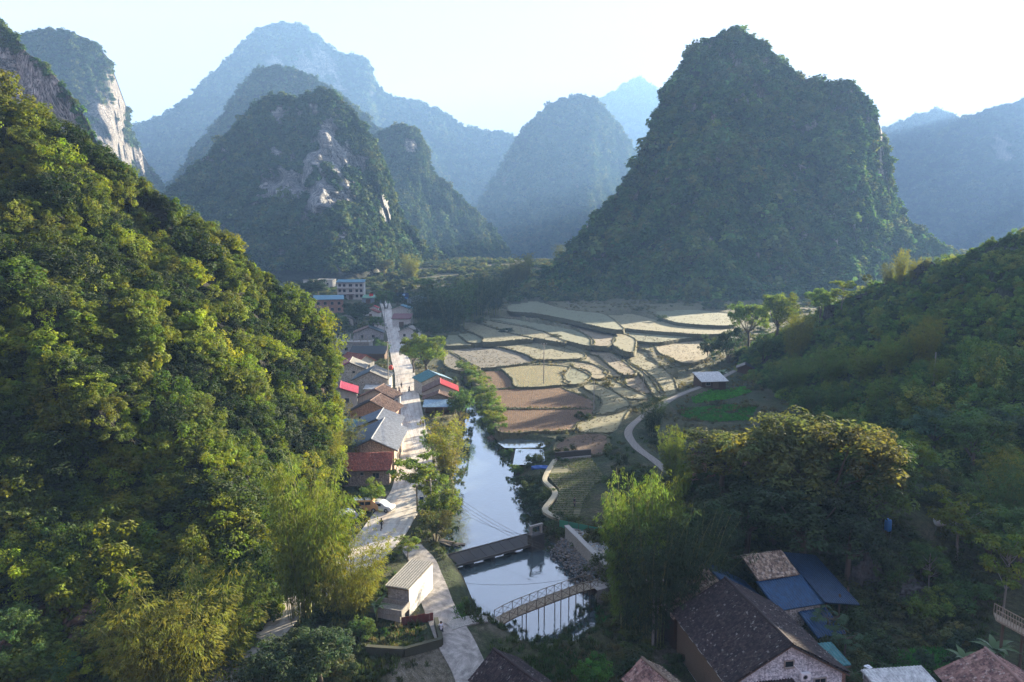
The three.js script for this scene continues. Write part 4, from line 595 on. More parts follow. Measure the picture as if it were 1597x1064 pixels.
{
  const g = thing('pavilion', 'eating pavilion of blue metal roofs with an old tiled top behind the large house', 'pavilion', V(0, 0, 0));
  const A = V(27.4, 8.3, -71.6), X = V(.96, 0, -.28).normalize(), Z = V(.28, 0, .96).normalize(), at = (x, y, z) => A.clone().addScaledVector(X, x).addScaledVector(Z, z).setY(y - 2.3);
  roofQuad('tiled_roof', g, at(-1.6, 9.3, -1.2), at(3.6, 9.3, -1.2), at(3.6, 7.9, 1.9), at(-1.6, 7.9, 1.9), roofMats.straw, true);
  roofQuad('tiled_roof', g, at(3.6, 9.32, -1.2), at(-1.6, 9.32, -1.2), at(-1.6, 7.4, -4.6), at(3.6, 7.4, -4.6), roofMats.straw, true);
  roofQuad('blue_roof', g, at(-1.8, 7.75, 1.7), at(4.2, 7.75, 1.7), at(4.2, 6.3, 5.4), at(-1.8, 6.3, 5.4), roofMats.blue, false);
  roofQuad('navy_roof', g, at(4.0, 8.9, -1.6), at(8.8, 7.8, -1.8), at(8.8, 6.3, 3.8), at(4.4, 6.4, 5.6), roofMats.navy, false);
  roofQuad('lower_roof', g, at(.9, 5.7, 5.2), at(4.3, 5.7, 5.2), at(4.3, 4.5, 8.2), at(.9, 4.5, 8.2), roofMats.blue, false);
  part('wall', merge([box(5.4, 5.4, .2, 1.1, -.1, 0), ].map((x) => x)), wallMats.stone, g).position.set(...at(0, 3.4, 4.9).toArray()); g.children[g.children.length - 1].rotation.y = Math.atan2(.28, .96);
  const ps = []; for (const [x, z] of [[4.3, 5.2], [6.6, 4.6], [8.6, 3.6], [8.6, -1.5], [4.2, -1.2], [-1.4, 5], [-1.4, -4.2], [3.4, -4.2]]) ps.push(rod(at(x, 1, z), at(x, 6.5, z), .12)); for (const k of ps) part('post', k, timber, g);
  part('deck', box(4.8, .3, 6.2, 0, 0, 0), timber, g).position.set(...at(6.5, 2.6, 1.4).toArray()); g.children[g.children.length - 1].rotation.y = Math.atan2(.28, .96);
  const rl = []; for (let k = 0; k <= 8; k++) { const p0 = mix(4.3, 8.7, k / 8), z0 = mix(5, 3.6, k / 8); rl.push(rod(at(p0, 2.7, z0), at(p0, 3.8, z0), .04)); } rl.push(rod(at(4.3, 3.8, 5), at(8.7, 3.8, 3.6), .05)); for (const k of rl) part('rail', k, timber, g);
}
house({ label: 'dark tiled roof poking up at the bottom edge near the track', pos: V(2.9, -1, -54.4), turn: 38 * R, W: 5, L: 7, wall: 2.4, rise: 1.7, mat: 'wood', roof: 'dark', roof2: 'dark', tile: true });
house({ label: 'small shed with a pinkish tiled roof left of the large old house', category: 'shed', name: 'shed', pos: V(14.0, -.8, -55), turn: 26 * R, W: 3.6, L: 4, wall: 2.6, rise: 1.2, mat: 'brick', roof: 'pinktile', roof2: 'straw', tile: true });
house({ label: 'brown tiled roof at the bottom right corner', pos: V(42, -.9, -51.5), turn: -5 * R, W: 7.5, L: 5.5, wall: 3.6, rise: 2.2, mat: 'brick', roof: 'pinktile', roof2: 'pinktile', tile: true });
house({ label: 'low shed with a white corrugated roof beside the garden', category: 'shed', name: 'shed', pos: V(34.6, .3, -54.2), turn: 6 * R, W: 5.2, L: 3.4, wall: 2.2, rise: .5, kind: 'lean', mat: 'grey', roof: 'white' });
// ------------------------------------------------------------------ trees and plants
for (const h of [leftHill, rightHill]) h.mesh.geometry.boundsTree = new MeshBVH(h.mesh.geometry);
function hit(u, v) {   // first of valley floor and near hills on that sight line
  const d = rayDir(u, v).normalize(), ray = new THREE.Ray(EYE.clone(), d); let best = ground(u, v), bd = best.distanceTo(EYE);
  for (const h of [leftHill, rightHill]) { const q = h.mesh.geometry.boundsTree.raycastFirst(ray, THREE.DoubleSide); if (q && q.distance < bd) { bd = q.distance; best = q.point.clone(); } }
  return best;
}
const barkMat = plain([.16, .13, .10], { map: rep(rough, 1) }), paleBark = plain([.36, .33, .28], { map: rep(rough, 1) }), culmMat = plain([.16, .17, .05]);
const tint = (r, g, b) => { const m = leafMat.clone(); m.color = new THREE.Color().setRGB(r, g, b); return m; };
const T = { dark: tint(.038, .066, .02), mid: tint(.08, .145, .028), fresh: tint(.12, .19, .026), lime: tint(.15, .20, .018), gold: tint(.20, .21, .022), olive: tint(.11, .125, .028), blue: tint(.065, .12, .055), vivid: tint(.06, .17, .02) };
function bend(a, b, r, n = 6, k = .12) { const l = a.distanceTo(b), o = V((r() - .5) * l * k, (r() - .5) * l * k, (r() - .5) * l * k), out = []; for (let i = 0; i <= n; i++) { const t = i / n; out.push(a.clone().lerp(b, t).addScaledVector(o, Math.sin(t * Math.PI))); } return out; }
const models = {
  broad(seed, o = {}) {   // about 10 m tall, 9 m wide
    const r = rngOf(seed), L = new Leaves(), wd = [limb(bend(V(0, -.6, 0), V((r() - .5), 4.2, (r() - .5)), r), .34, .22, 8)];
    for (let k = 0; k < 8; k++) { const a = k / 8 * 6.28 + r(), rr = 1.6 + 1.7 * r(), e = V(Math.cos(a) * rr, 5.2 + 3.2 * r(), Math.sin(a) * rr); wd.push(limb(bend(V(0, 3 + r(), 0), e, r), .14, .04, 5)); crownInto(L, r, { c: [e.x, e.y, e.z], R: [1.9 + .7 * r(), 1.35 + .6 * r(), 1.9 + .7 * r()], clumps: 14, leaves: 60, len: .36, wid: .2, cr: .30, col: jit([1, 1, 1], r, .25) }); }
    crownInto(L, r, { c: [0, 7.9, 0], R: [2.2, 1.6, 2.2], clumps: 16, leaves: 60, len: .36, wid: .2, cr: .30, col: [1, 1, 1] });
    return [merge(wd), L.build()];
  },
  round(seed) {   // dense low tree or big bush, 6 m tall
    const r = rngOf(seed), L = new Leaves(), wd = []; for (let k = 0; k < 5; k++) { const a = k * 1.26 + r(); wd.push(limb(bend(V(0, -.5, 0), V(Math.cos(a) * 1.6, 3.6, Math.sin(a) * 1.6), r), .13, .04, 5)); }
    for (let k = 0; k < 9; k++) { const a = k * .7 + r(), rr = k ? 1.9 : 0; crownInto(L, r, { c: [Math.cos(a) * rr, 2.2 + 2.3 * r(), Math.sin(a) * rr], R: [1.5, 1.3, 1.5], clumps: 12, leaves: 52, len: .30, wid: .15, cr: .32, droop: .35, low: -.8, col: jit([1, 1, 1], r, .25) }); }
    return [merge(wd), L.build()];
  },
  airy(seed) {   // slender trunk, flat open layers of leaves; 10 m tall
    const r = rngOf(seed), L = new Leaves(), wd = [limb(bend(V(0, -.6, 0), V(.4, 7.6, .2), r, 8, .06), .17, .06, 6)];
    for (let k = 0; k < 15; k++) { const a = k * 2.4 + r(), rr = 1 + 2.4 * r(), y0 = 3.4 + 4 * r(), e = V(Math.cos(a) * rr, y0 + 1.1 + 1.3 * r(), Math.sin(a) * rr); wd.push(limb(bend(V(.2, y0, .1), e, r, 5, .2), .06, .02, 4)); crownInto(L, r, { c: [e.x, e.y, e.z], R: [1.15, .3, 1.15], clumps: 8, leaves: 20, len: .46, wid: .22, cr: .4, droop: .35, low: -1, col: jit([1, 1, 1], r, .3) }); }
    return [merge(wd), L.build()];
  },
  bamboo(seed, o = {}) {   // about 13 m tall
    const r = rngOf(seed), L = new Leaves(), wd = [], n = 26;
    for (let k = 0; k < n; k++) {
      const a = r() * 6.28, rr = 1.5 * Math.sqrt(r()), h = 7.5 + 5.5 * r(), lean = .8 + 2.6 * r(), b = V(Math.cos(a) * rr, -.5, Math.sin(a) * rr), pts = []; for (let i = 0; i <= 8; i++) { const t = i / 8; pts.push(V(b.x + Math.cos(a) * lean * t * t, b.y + h * (t - .10 * t * t * t), b.z + Math.sin(a) * lean * t * t)); }
      wd.push(limb(pts, .06, .015, 4));
      const c = new THREE.CatmullRomCurve3(pts), m = 19; for (let i = 0; i < m; i++) {
        const t = .22 + .78 * (i + r()) / m, p = c.getPoint(Math.min(1, t)), sz = .55 + .8 * Math.sin(Math.PI * Math.min(1, t * .85)), bc = jit([1, 1, 1], r, .3);
        for (let s = 0; s < 3; s++) { const q = r() * 6.28, ex = p.x + Math.cos(q) * sz * .7, ey = p.y + (r() - .55) * sz * .7, ez = p.z + Math.sin(q) * sz * .7; for (let l = 0; l < 8; l++) L.add(ex + (r() - .5) * .55, ey + (r() - .5) * .4, ez + (r() - .5) * .55, Math.cos(q) + (r() - .5) * 1.4, -.55 - .5 * r() + .3 * (r() - .5), Math.sin(q) + (r() - .5) * 1.4, (r() - .5) * .8, 1, (r() - .5) * .8, .34 * (.7 + .7 * r()), .085, jit(bc, r, .12)); }
      }
    }
    return [merge(wd), L.build()];
  },
  feather(seed) {   // fine twiggy yellowing tree, 9 m
    const r = rngOf(seed), L = new Leaves(), wd = [];
    for (let k = 0; k < 16; k++) { const a = r() * 6.28, rr = 1.2 + 2.3 * r(), e = V(Math.cos(a) * rr, 4.5 + 4.2 * r(), Math.sin(a) * rr), b = bend(V((r() - .5) * .8, -.5, (r() - .5) * .8), e, r, 7, .15); wd.push(limb(b, .07, .015, 4)); for (let i = 2; i < 8; i++) crownInto(L, r, { c: b[i].toArray(), R: [.85, .85, .85], clumps: 5, leaves: 17, len: .32, wid: .1, cr: .5, low: -1, droop: .1, col: jit([1, 1, 1], r, .3) }); }
    return [merge(wd), L.build()];
  },
  papaya(seed) {
    const r = rngOf(seed), L = new Leaves(), wd = [limb(bend(V(0, -.4, 0), V(.1, 3.1, 0), r), .13, .08, 6)];
    for (let k = 0; k < 15; k++) { const a = k * 2.4, e = V(Math.cos(a) * 1.15, 3.3 + .5 * Math.sin(k), Math.sin(a) * 1.15); wd.push(limb([V(.1, 3, 0), e], .03, .015, 4)); for (let l = 0; l < 9; l++) { const q = a + (l - 4) * .5; L.add(e.x, e.y, e.z, Math.cos(q), -.35, Math.sin(q), 0, 1, 0, .62, .24, jit([1, 1, 1], r, .12)); } }
    return [merge(wd), L.build()];
  },
};
const cache = new Map(), made = new Map();
function model(kind, k) { const key = kind + k; if (!cache.has(key)) cache.set(key, models[kind](700 + k * 13 + kind.length * 101)); return cache.get(key); }
const HT = { broad: 10, round: 6, airy: 10.4, bamboo: 12.2, feather: 9, papaya: 3.9 };
const CAT = { broad: ['broadleaf_tree', 'tree'], round: ['bushy_tree', 'tree'], airy: ['slender_tree', 'tree'], bamboo: ['bamboo_clump', 'bamboo'], feather: ['feathery_tree', 'tree'], papaya: ['papaya_tree', 'tree'] };
let treeTurn = 0; const ORD = ['first', 'second', 'third', 'fourth', 'fifth', 'sixth', 'seventh', 'eighth', 'ninth', 'tenth'], rankBy = (list, k) => { const o = list.map((_, i) => i).sort((a, b) => list[a][k] - list[b][k]); return list.map((_, i) => ORD[o.indexOf(i)]); };
function tree(kind, k, col, u, v, top, label, wide = 1, group, sink = 0) {
  const [wood_, leaf] = model(kind, k), p = hit(u, v), dist = -p.z, h = (v - top) / F * dist * 1.02, s = h / HT[kind], [name, cat] = CAT[kind];
  p.y -= sink + .1; treeTurn += 2.4;
  const key = kind + k + col; let g;
  if (made.has(key)) g = cloneThing(made.get(key), name, label, p, treeTurn, [s * wide, s, s * wide]);
  else { g = thing(name, label, cat, p, treeTurn, group); g.scale.set(s * wide, s, s * wide); part(kind === 'bamboo' ? 'stems' : 'trunk', wood_, kind === 'bamboo' ? culmMat : kind === 'airy' || kind === 'feather' ? paleBark : barkMat, g, kind === 'bamboo' ? 'stuff' : undefined); part(kind === 'bamboo' ? 'foliage' : 'crown', leaf, T[col], g); made.set(key, g); }
  if (group) g.userData.group = group; else delete g.userData.group; return g;
}
// road and river
tree('feather', 0, 'gold', 697, 744, 640, 'feathery yellowing tree between the road and the river', .95);
tree('airy', 0, 'lime', 652, 800, 697, 'slender open tree with bare lower branches beside the road', 1.15);
tree('airy', 1, 'lime', 664, 788, 715, 'thinner open tree right behind the bare branched roadside tree', .9);
tree('round', 0, 'lime', 688, 818, 738, 'bright green bushy tree leaning over the left bank of the river', .8);
tree('round', 1, 'olive', 680, 846, 786, 'olive bushy tree above the timber pile on the bank', .85);
tree('round', 2, 'fresh', 668, 762, 722, 'low green bush against the road parapet', .8);
tree('round', 0, 'fresh', 668, 705, 668, 'green banana like bush at the upper end of the road parapet', .7);
tree('airy', 2, 'lime', 636, 875, 832, 'small yellow green tree behind the grey brick shed', 1.5);
tree('round', 1, 'mid', 716, 654, 598, 'dark round tree between the scarlet roof and the river', .75);
tree('broad', 0, 'lime', 664, 594, 518, 'large sunlit round tree right of the road above the riverside houses', 1.0);
tree('broad', 1, 'mid', 645, 582, 532, 'darker tree in front of the white gable cottage', .9);
tree('broad', 2, 'dark', 668, 540, 496, 'dark tree at the corner of the upper terraces', 1);
{ const list = [[655, 504, 452], [680, 514, 434], [702, 516, 446], [716, 508, 428], [745, 500, 426], [770, 490, 420], [730, 486, 432], [690, 486, 440], [760, 476, 424], [785, 462, 424]], rank = rankBy(list, 0); list.forEach(([u, v, t], i) => tree('bamboo', i % 3, i % 4 === 3 ? 'mid' : 'dark', u, v, t, rank[i] + ' dark bamboo clump from the village side in the grove beside the terraces', 1.25, 'bamboo grove between village and terraces')); }
tree('bamboo', 1, 'gold', 815, 440, 390, 'yellow bamboo clump beyond the dark grove, the larger one', 1.2);
tree('bamboo', 2, 'olive', 797, 446, 404, 'dull yellow bamboo clump touching the dark grove', 1.1);
tree('bamboo', 0, 'olive', 876, 418, 378, 'pale yellow bamboo clump at the foot of the tallest peak', 1.2);
{ const list = [[738, 600, 572], [747, 612, 580], [753, 626, 592], [760, 642, 606], [766, 656, 622], [772, 670, 638], [776, 684, 656], [730, 588, 566], [722, 580, 560]], rank = rankBy(list, 1); list.forEach(([u, v, t], i) => tree('round', i % 3, i % 2 ? 'lime' : 'fresh', u, v, t, rank[i] + ' sunlit shrub, counted from upstream, on the right river bank', 1.15, 'sunlit shrubs along the right river bank')); }
{ const list = [[816, 762, 736], [824, 782, 750], [829, 800, 768], [838, 822, 786], [806, 742, 722], [790, 716, 698]], rank = rankBy(list, 1); list.forEach(([u, v, t], i) => tree('round', (i + 1) % 3, i > 3 ? 'mid' : 'dark', u, v, t, rank[i] + ' dark shrub, counted from upstream, over the right bank of the pond', 1.1, 'dark shrubs along the pond bank')); }
// village
tree('round', 2, 'fresh', 578, 792, 744, 'leafy bush at the corner of the rough brick annex', .9);
tree('feather', 1, 'olive', 533, 742, 628, 'thin willowy tree between the hill and the pink roofed house', .8);
tree('bamboo', 2, 'gold', 512, 742, 640, 'yellow bamboo standing against the hill beside the annex', .8);
tree('round', 0, 'dark', 556, 506, 470, 'dark round tree in front of the white building', 1.1);
tree('round', 1, 'mid', 602, 482, 448, 'tree right of the white building at the road end', .9);
tree('broad', 1, 'dark', 478, 476, 440, 'dark trees massed left of the brick block', 1.5);
tree('broad', 0, 'dark', 495, 462, 434, 'dark tree behind the brick block', 1.3);
tree('round', 2, 'dark', 620, 478, 452, 'dark bush in front of the blue billboard', .8);
tree('round', 0, 'mid', 597, 556, 528, 'palm like bush by the long black barn', .8);
tree('round', 1, 'fresh', 598, 606, 580, 'roadside bush behind the white awning', .6);
tree('broad', 2, 'mid', 585, 526, 492, 'tree above the grey gable house', .8);
tree('round', 2, 'mid', 530, 512, 488, 'low garden tree below the brick block', 1.1);
tree('round', 0, 'olive', 612, 458, 436, 'olive tree on the rise behind the village end', 1.2);
tree('bamboo', 0, 'gold', 640, 436, 392, 'golden bamboo on the slope above the village end', 1.2);
tree('round', 1, 'fresh', 668, 452, 430, 'light green bush on the slope above the dark grove', 1.6);
tree('broad', 0, 'olive', 600, 432, 404, 'tree beside the hillside water tower', 1.1);
// left foreground
tree('bamboo', 0, 'lime', 492, 955, 668, 'tall golden bamboo at the road bend, the tallest of the roadside clumps', .8);
tree('bamboo', 1, 'lime', 470, 968, 715, 'tall bamboo left of the tallest roadside clump', .7);
tree('bamboo', 2, 'gold', 548, 965, 786, 'shorter golden bamboo bowing towards the grey brick shed', 1.1);
tree('bamboo', 2, 'gold', 300, 1070, 838, 'broad bright yellow green bamboo at the hill foot, bottom left', 1.35);
tree('bamboo', 0, 'lime', 355, 1030, 852, 'bright bamboo right of the broad one at the hill foot', 1.2);
tree('bamboo', 1, 'gold', 240, 1085, 880, 'yellow bamboo left of the broad one at the hill foot', 1.2);
tree('broad', 1, 'dark', 500, 1092, 962, 'dark leafy tree at the bottom edge beside the track clearing', 1.05);
tree('broad', 2, 'dark', 428, 1110, 985, 'dark leafy tree at the bottom edge below the road', 1);
tree('round', 1, 'mid', 565, 1000, 955, 'dark bush at the corner of the fenced yard', .9);
// right middle ground
tree('bamboo', 0, 'fresh', 985, 985, 682, 'towering bamboo with sunlit yellow crown right of the stone revetment', .58);
tree('bamboo', 1, 'dark', 1012, 1000, 738, 'dense dark bamboo behind the utility pole', .75);
tree('bamboo', 2, 'dark', 1048, 985, 745, 'dark bamboo left of the straw tiled wing', .9);
tree('bamboo', 0, 'dark', 1085, 955, 768, 'dark bamboo directly behind the straw tiled wing', 1.2);
tree('bamboo', 1, 'lime', 1028, 900, 712, 'bamboo with lime tips beside the towering one', .7);
tree('bamboo', 2, 'lime', 1046, 752, 645, 'narrow upright lit bamboo by the dirt path', .6);
tree('bamboo', 0, 'lime', 1066, 772, 700, 'smaller lit bamboo right of the narrow one', .75);
tree('bamboo', 1, 'dark', 1016, 680, 604, 'dark bamboo clump standing on the bend of the dirt path', .85);
tree('broad', 0, 'olive', 1128, 768, 662, 'sunlit spreading tree over the old brick house', 1.35);
tree('broad', 1, 'olive', 1205, 845, 648, 'great olive tree at the centre of the knoll', 1.0);
tree('broad', 2, 'olive', 1285, 850, 630, 'tallest spreading tree of the knoll', 1.05);
tree('broad', 0, 'mid', 1345, 850, 672, 'dense tree on the right of the knoll', 1.0);
tree('broad', 1, 'dark', 1160, 880, 745, 'dark tree low on the front of the knoll', 1.3);
tree('broad', 2, 'dark', 1245, 890, 735, 'dark tree above the blue pavilion roofs', 1.3);
tree('broad', 0, 'dark', 1320, 910, 775, 'dark tree overhanging the rock behind the pavilion', 1.2);
tree('broad', 1, 'dark', 1105, 900, 790, 'dark tree between bamboo and knoll', 1.2);
tree('airy', 0, 'lime', 1403, 790, 664, 'slender pale trunk with a flat yellow crown right of the knoll', 1.0);
tree('airy', 1, 'lime', 1492, 880, 735, 'open lime tree on the right slope', 1.05);
tree('airy', 2, 'lime', 1562, 965, 815, 'nearly bare tree with few yellow leaves near the footbridge', .9);
tree('airy', 1, 'mid', 1450, 930, 830, 'spindly tree on the slope over the garden', .8);
tree('bamboo', 1, 'gold', 1438, 566, 484, 'golden tipped bamboo, the highest on the right slope', 1.05);
tree('bamboo', 0, 'lime', 1394, 582, 514, 'green bamboo left of the golden tipped one', 1.2);
{ const list = [[1345, 592, 534], [1292, 600, 530], [1242, 608, 546], [1212, 614, 564], [1470, 606, 552], [1312, 642, 588], [1372, 642, 584], [1424, 642, 590], [1266, 645, 588]], rank = rankBy(list, 0); list.forEach(([u, v, t], i) => tree('bamboo', i % 3, ['lime', 'fresh', 'fresh', 'mid', 'lime', 'mid', 'fresh', 'mid', 'mid'][i], u, v, t, rank[i] + ' green bamboo from the field side in the grove below the right hill', 1.35, 'bamboo grove below the right hill')); }
tree('broad', 2, 'fresh', 1166, 548, 470, 'light airy tree at the left end of the field edge row', .8);
tree('broad', 0, 'lime', 1212, 536, 454, 'bright tree second in the field edge row', .9);
tree('bamboo', 2, 'gold', 1250, 546, 470, 'golden bamboo in the middle of the field edge row', .9);
tree('bamboo', 1, 'gold', 1238, 560, 496, 'smaller golden bamboo in front of the middle of the field edge row', 1);
tree('broad', 1, 'fresh', 1278, 508, 448, 'tree on the shoulder of the right hill', .8);
tree('airy', 2, 'lime', 1312, 490, 434, 'thin tree with bright leaves on the hill shoulder', 1);
tree('airy', 0, 'olive', 1350, 458, 424, 'small palm like tree alone on the hill crest', .6);
tree('round', 2, 'dark', 1106, 562, 520, 'dark tree at the corner of the golden plot', .8);
tree('round', 0, 'dark', 1136, 566, 505, 'pointed dark tree beside the field hut', .65);
tree('round', 1, 'mid', 1192, 566, 510, 'green tree behind the smaller hut', .9);
tree('bamboo', 1, 'gold', 1402, 444, 382, 'golden bamboo plume on the hill crest, the tallest plume', .6);
tree('bamboo', 2, 'gold', 1424, 436, 398, 'golden bamboo plume just right of the tallest plume', .9);
tree('bamboo', 0, 'olive', 1384, 446, 406, 'dull bamboo plume left of the tallest plume', .8);
tree('bamboo', 0, 'gold', 1442, 428, 398, 'low golden bamboo plume beside the black crest rock', 1);
tree('bamboo', 2, 'gold', 1588, 812, 672, 'golden bamboo at the right edge of the view', 1.2);
tree('bamboo', 1, 'mid', 1550, 830, 700, 'dark green bamboo left of the golden one at the right edge', 1.2);
tree('broad', 2, 'mid', 1512, 742, 640, 'pale green tree on the right slope below the scrub', 1.1);
tree('broad', 0, 'blue', 1455, 712, 632, 'bluish green tree among the bamboo of the right slope', 1.1);
tree('broad', 1, 'mid', 1585, 905, 780, 'dark tree at the right edge above the footbridge', 1.2);
tree('round', 0, 'blue', 1580, 690, 630, 'bluish bush at the right edge of the scrub', 1.3);
tree('round', 2, 'mid', 30, 1052, 985, 'leafy bush at the bottom left corner under the hill', 1.2); tree('round', 1, 'mid', 112, 1062, 1000, 'second leafy bush from the bottom left corner', 1.3); tree('bamboo', 1, 'lime', 965, 905, 735, 'slim lit bamboo just left of the towering one', .5);
tree('round', 0, 'mid', 14, 1000, 930, 'leafy bush at the left edge low on the hill', 1.2); tree('round', 2, 'fresh', 70, 1005, 950, 'brighter bush beside the one at the left edge', 1.2); tree('round', 0, 'olive', 150, 1020, 960, 'olive bush left of the broad bamboo', 1.2);
tree('broad', 0, 'fresh', 1436, 748, 690, 'leafy tree up the slope behind the white tank', .9); tree('broad', 2, 'mid', 1436, 905, 842, 'dense tree on the slope below the white tank', 1.2); tree('broad', 1, 'fresh', 1540, 885, 815, 'fresh green tree between the lime tree and the right edge', 1.1); tree('round', 0, 'mid', 1500, 950, 895, 'bush over the garden on the right slope', 1.5); tree('round', 2, 'fresh', 1445, 965, 915, 'fresh bush at the back edge of the garden', 1.4); tree('feather', 2, 'mid', 1388, 930, 868, 'feathery tree above the limestone outcrop', 1.1);
// foreground gardens
tree('papaya', 0, 'blue', 1290, 1012, 945, 'papaya tree close to the lower blue roof', 1.0);
tree('papaya', 1, 'blue', 1318, 1040, 975, 'papaya tree nearest the little brick outhouse', .9);
tree('papaya', 2, 'blue', 1268, 990, 950, 'papaya tree half hidden behind the others', .9);
tree('round', 1, 'vivid', 922, 1075, 1008, 'small vivid green tree at the bottom edge by the rubbish strewn brook', .9);
tree('round', 2, 'blue', 1440, 1040, 1005, 'bluish green shrub in the garden', .8);
// banana plants: each big leaf a part
{
  const r = rngOf(5), leafG = [0, 1].map((k) => { const P = [], I = [], n = 10; for (let i = 0; i <= n; i++) { const t = i / n, w = .34 * Math.sin(Math.PI * Math.pow(t, .7)) + .015, y = 1.1 * t - 1.5 * t * t * (.8 + .3 * k), x = 2.2 * t; for (const s of [-1, 0, 1]) P.push(x, y + (s ? .08 : 0) - .04 * (i % 2) * Math.abs(s), s * w); } for (let i = 0; i < n; i++) for (let k2 = 0; k2 < 2; k2++) { const a = i * 3 + k2; I.push(a, a + 1, a + 3, a + 1, a + 4, a + 3); } const g = new THREE.BufferGeometry(); g.setAttribute('position', new THREE.BufferAttribute(new Float32Array(P), 3)); g.setIndex(I); g.computeVertexNormals(); return g; });
  const lm = new THREE.MeshPhysicalMaterial({ color: new THREE.Color().setRGB(.07, .14, .025), roughness: .6, transmission: .35, thickness: 0, side: THREE.DoubleSide });
  const mk = (p, s, label) => { const g = thing('banana_plant', label, 'banana plant', p, r() * 6); g.scale.setScalar(s); part('stem', limb([V(0, -.4, 0), V(.05, 1, 0), V(0, 1.9, .05)], .16, .09, 8), plain([.16, .17, .06]), g); for (let k = 0; k < 9; k++) { const m = part('leaf', leafG[k % 2], lm, g); m.position.set(0, 1.8, 0); m.rotation.set(0, k * 2.4 + r() * .4, .25 + .45 * r(), 'YXZ'); m.scale.setScalar(.8 + .35 * r()); } return g; };
  const p1 = mk(hit(1548, 1046), 1.05, 'banana plant with one glowing leaf in the garden near the footbridge'); for (const [u, v, s, l] of [[1500, 1052, .8, 'smaller banana plant left of the garden banana'], [588, 968, .8, 'banana plant in the dark corner by the grey brick shed'], [1125, 596, 1.3, 'banana plant beside the field hut'], [1112, 572, 1.4, 'banana plants behind the field hut at the plot edge'], [600, 552, 1.5, 'banana plant by the road near the barn'], [556, 572, 1.4, 'banana plant behind the crimson roof'], [1500, 690, 1.2, 'banana plant on the scrubby right slope']]) mk(hit(u, v), s, l);
}
// undergrowth on the open valley floor
{
  const r = rngOf(17), bush = [], grass = [], weeds = [];
  const free = (x, z, m) => !(z < -80 && z > -130 && (inPoly(x, z, VEG) || polyDist(x, z, VEG, true) < .8)) && !(z < -60 && inPoly(x, z, GARDEN)) && !(z > -130 && BARE.some((B) => inPoly(x, z, B)) && n3(x * .4, 7, z * .4) < .45) && !plotAt(x, z) && polyDist(x, z, road) > 4 + m && polyDist(x, z, track) > 2.4 + m && polyDist(x, z, path) > 1.6 + m && polyDist(x, z, fieldway) > 1.6 + m && !(inPoly(x, z, RIVER) || polyDist(x, z, RIVER, true) < .3) && !inHouse(x, z, m * .6);
  for (let i = 0; i < 52000; i++) {
    const d = 38 + 640 * Math.pow(r(), 1.7), x = (r() * 1.9 - .95) * d * .8, z = -d, n = fbm(x * .035, 4, z * .035, 3); if (r() > ss(-.25, .35, n) + (d < 120 ? .25 : .05)) continue;
    const big = r(); if (!free(x, z, big > .9 ? 1.2 : .3)) continue;
    const y = G(x, z); if (y < -2.2) continue;
    if (x > -16 && x < 12 && d < 84 && big > .8) continue;
    const inField = d > 150 && d < 470 && x > -30 && x < 100;
    if (big > (inField ? .985 : .84)) bush.push([V(x, y + .25, z), [1.1 + 1.2 * r(), .8 + 1.1 * r(), 1.1 + 1.2 * r()].map((v) => v * (d > 300 ? 1.7 : 1)), r() * 6, jit([[.05, .075, .02], [.07, .10, .022], [.10, .11, .03]][r() * 3 | 0], r, .3)]);
    else grass.push([V(x, y, z), [.7 + d * .0035, (.3 + .45 * r()) * (1 + d * .002), .7 + d * .0035], r() * 6, jit(inField || n > .25 ? [.13, .125, .05] : [.06, .095, .02], r, .35)]);
  }
  for (let i = 0; i < 16000; i++) {   // greener growth near the water and on the near banks
    const x = -16 + 60 * r(), z = -48 - 75 * r(); if (!free(x, z, .2)) continue; const y = G(x, z); if (y < -2.45) continue;
    if (n3(x * .12, 6, z * .12) < -.1) continue; weeds.push([V(x, y, z), [.7, .3 + .5 * r() * r(), .7], r() * 6, jit(n3(x * .06, 1, z * .06) > 0 ? [.045, .10, .018] : [.07, .09, .025], r, .35)]);
  }
  for (let k = 0; k < RIVER.length; k++) { const a = RIVER[k], b = RIVER[(k + 1) % RIVER.length], L = Math.hypot(b[0] - a[0], b[1] - a[1]); for (let i = 0; i < L * 9; i++) { const t = r(), o = (r() - .45) * 2.6, x = mix(a[0], b[0], t) + (b[1] - a[1]) / L * o, z = mix(a[1], b[1], t) - (b[0] - a[0]) / L * o; if (n3(x * .16, 11, z * .16) < -.15) continue; const y = Math.max(G(x, z), -2.55); if (y > -1) continue; weeds.push([V(x, y, z), [.55, .25 + .6 * r() * r(), .55], r() * 6, jit(r() < .6 ? [.05, .095, .02] : [.11, .12, .035], r, .35)]); } }
  const far = []; for (let i = 0; i < 5200; i++) { const d = 480 + 420 * r(), x = -190 + 300 * r(), z = -d, n = fbm(x * .012, 9, z * .02, 3); if (n < -.12 + .5 * r() - .2 || polyDist(x, z, road) < 9 || plotAt(x, z) || inHouse(x, z, 2) || (x > -160 && x < -60 && d < 640 && r() < .75)) continue; const k = 1.6 + 2.6 * r() * r(); far.push([V(x, G(x, z) + k * .3, z), [k * 1.2, k, k * 1.2], r() * 6, jit([[.05, .085, .02], [.08, .12, .022], [.12, .14, .03]][r() * 3 | 0], r, .3)]); }
  farCrowns.slice(0, 2).forEach((g, k) => instanced('thicket', g, leafMat, far.filter((_, i) => i % 2 === k), scene, 'thickets and small trees on the slopes at the far end of the valley', 'thicket'));
  nearCrowns.slice(0, 3).forEach((g, k) => instanced('bushes', g, leafMat, bush.filter((_, i) => i % 3 === k), scene, 'low scrub and bushes scattered over the valley floor', 'bushes'));
  instanced('grass', tuftGeo, leafMat, grass, scene, 'tufts of grass over the valley floor', 'grass');
  instanced('weeds', tuftGeo, leafMat, weeds, scene, 'green weeds on the banks round the pond', 'weeds');
}
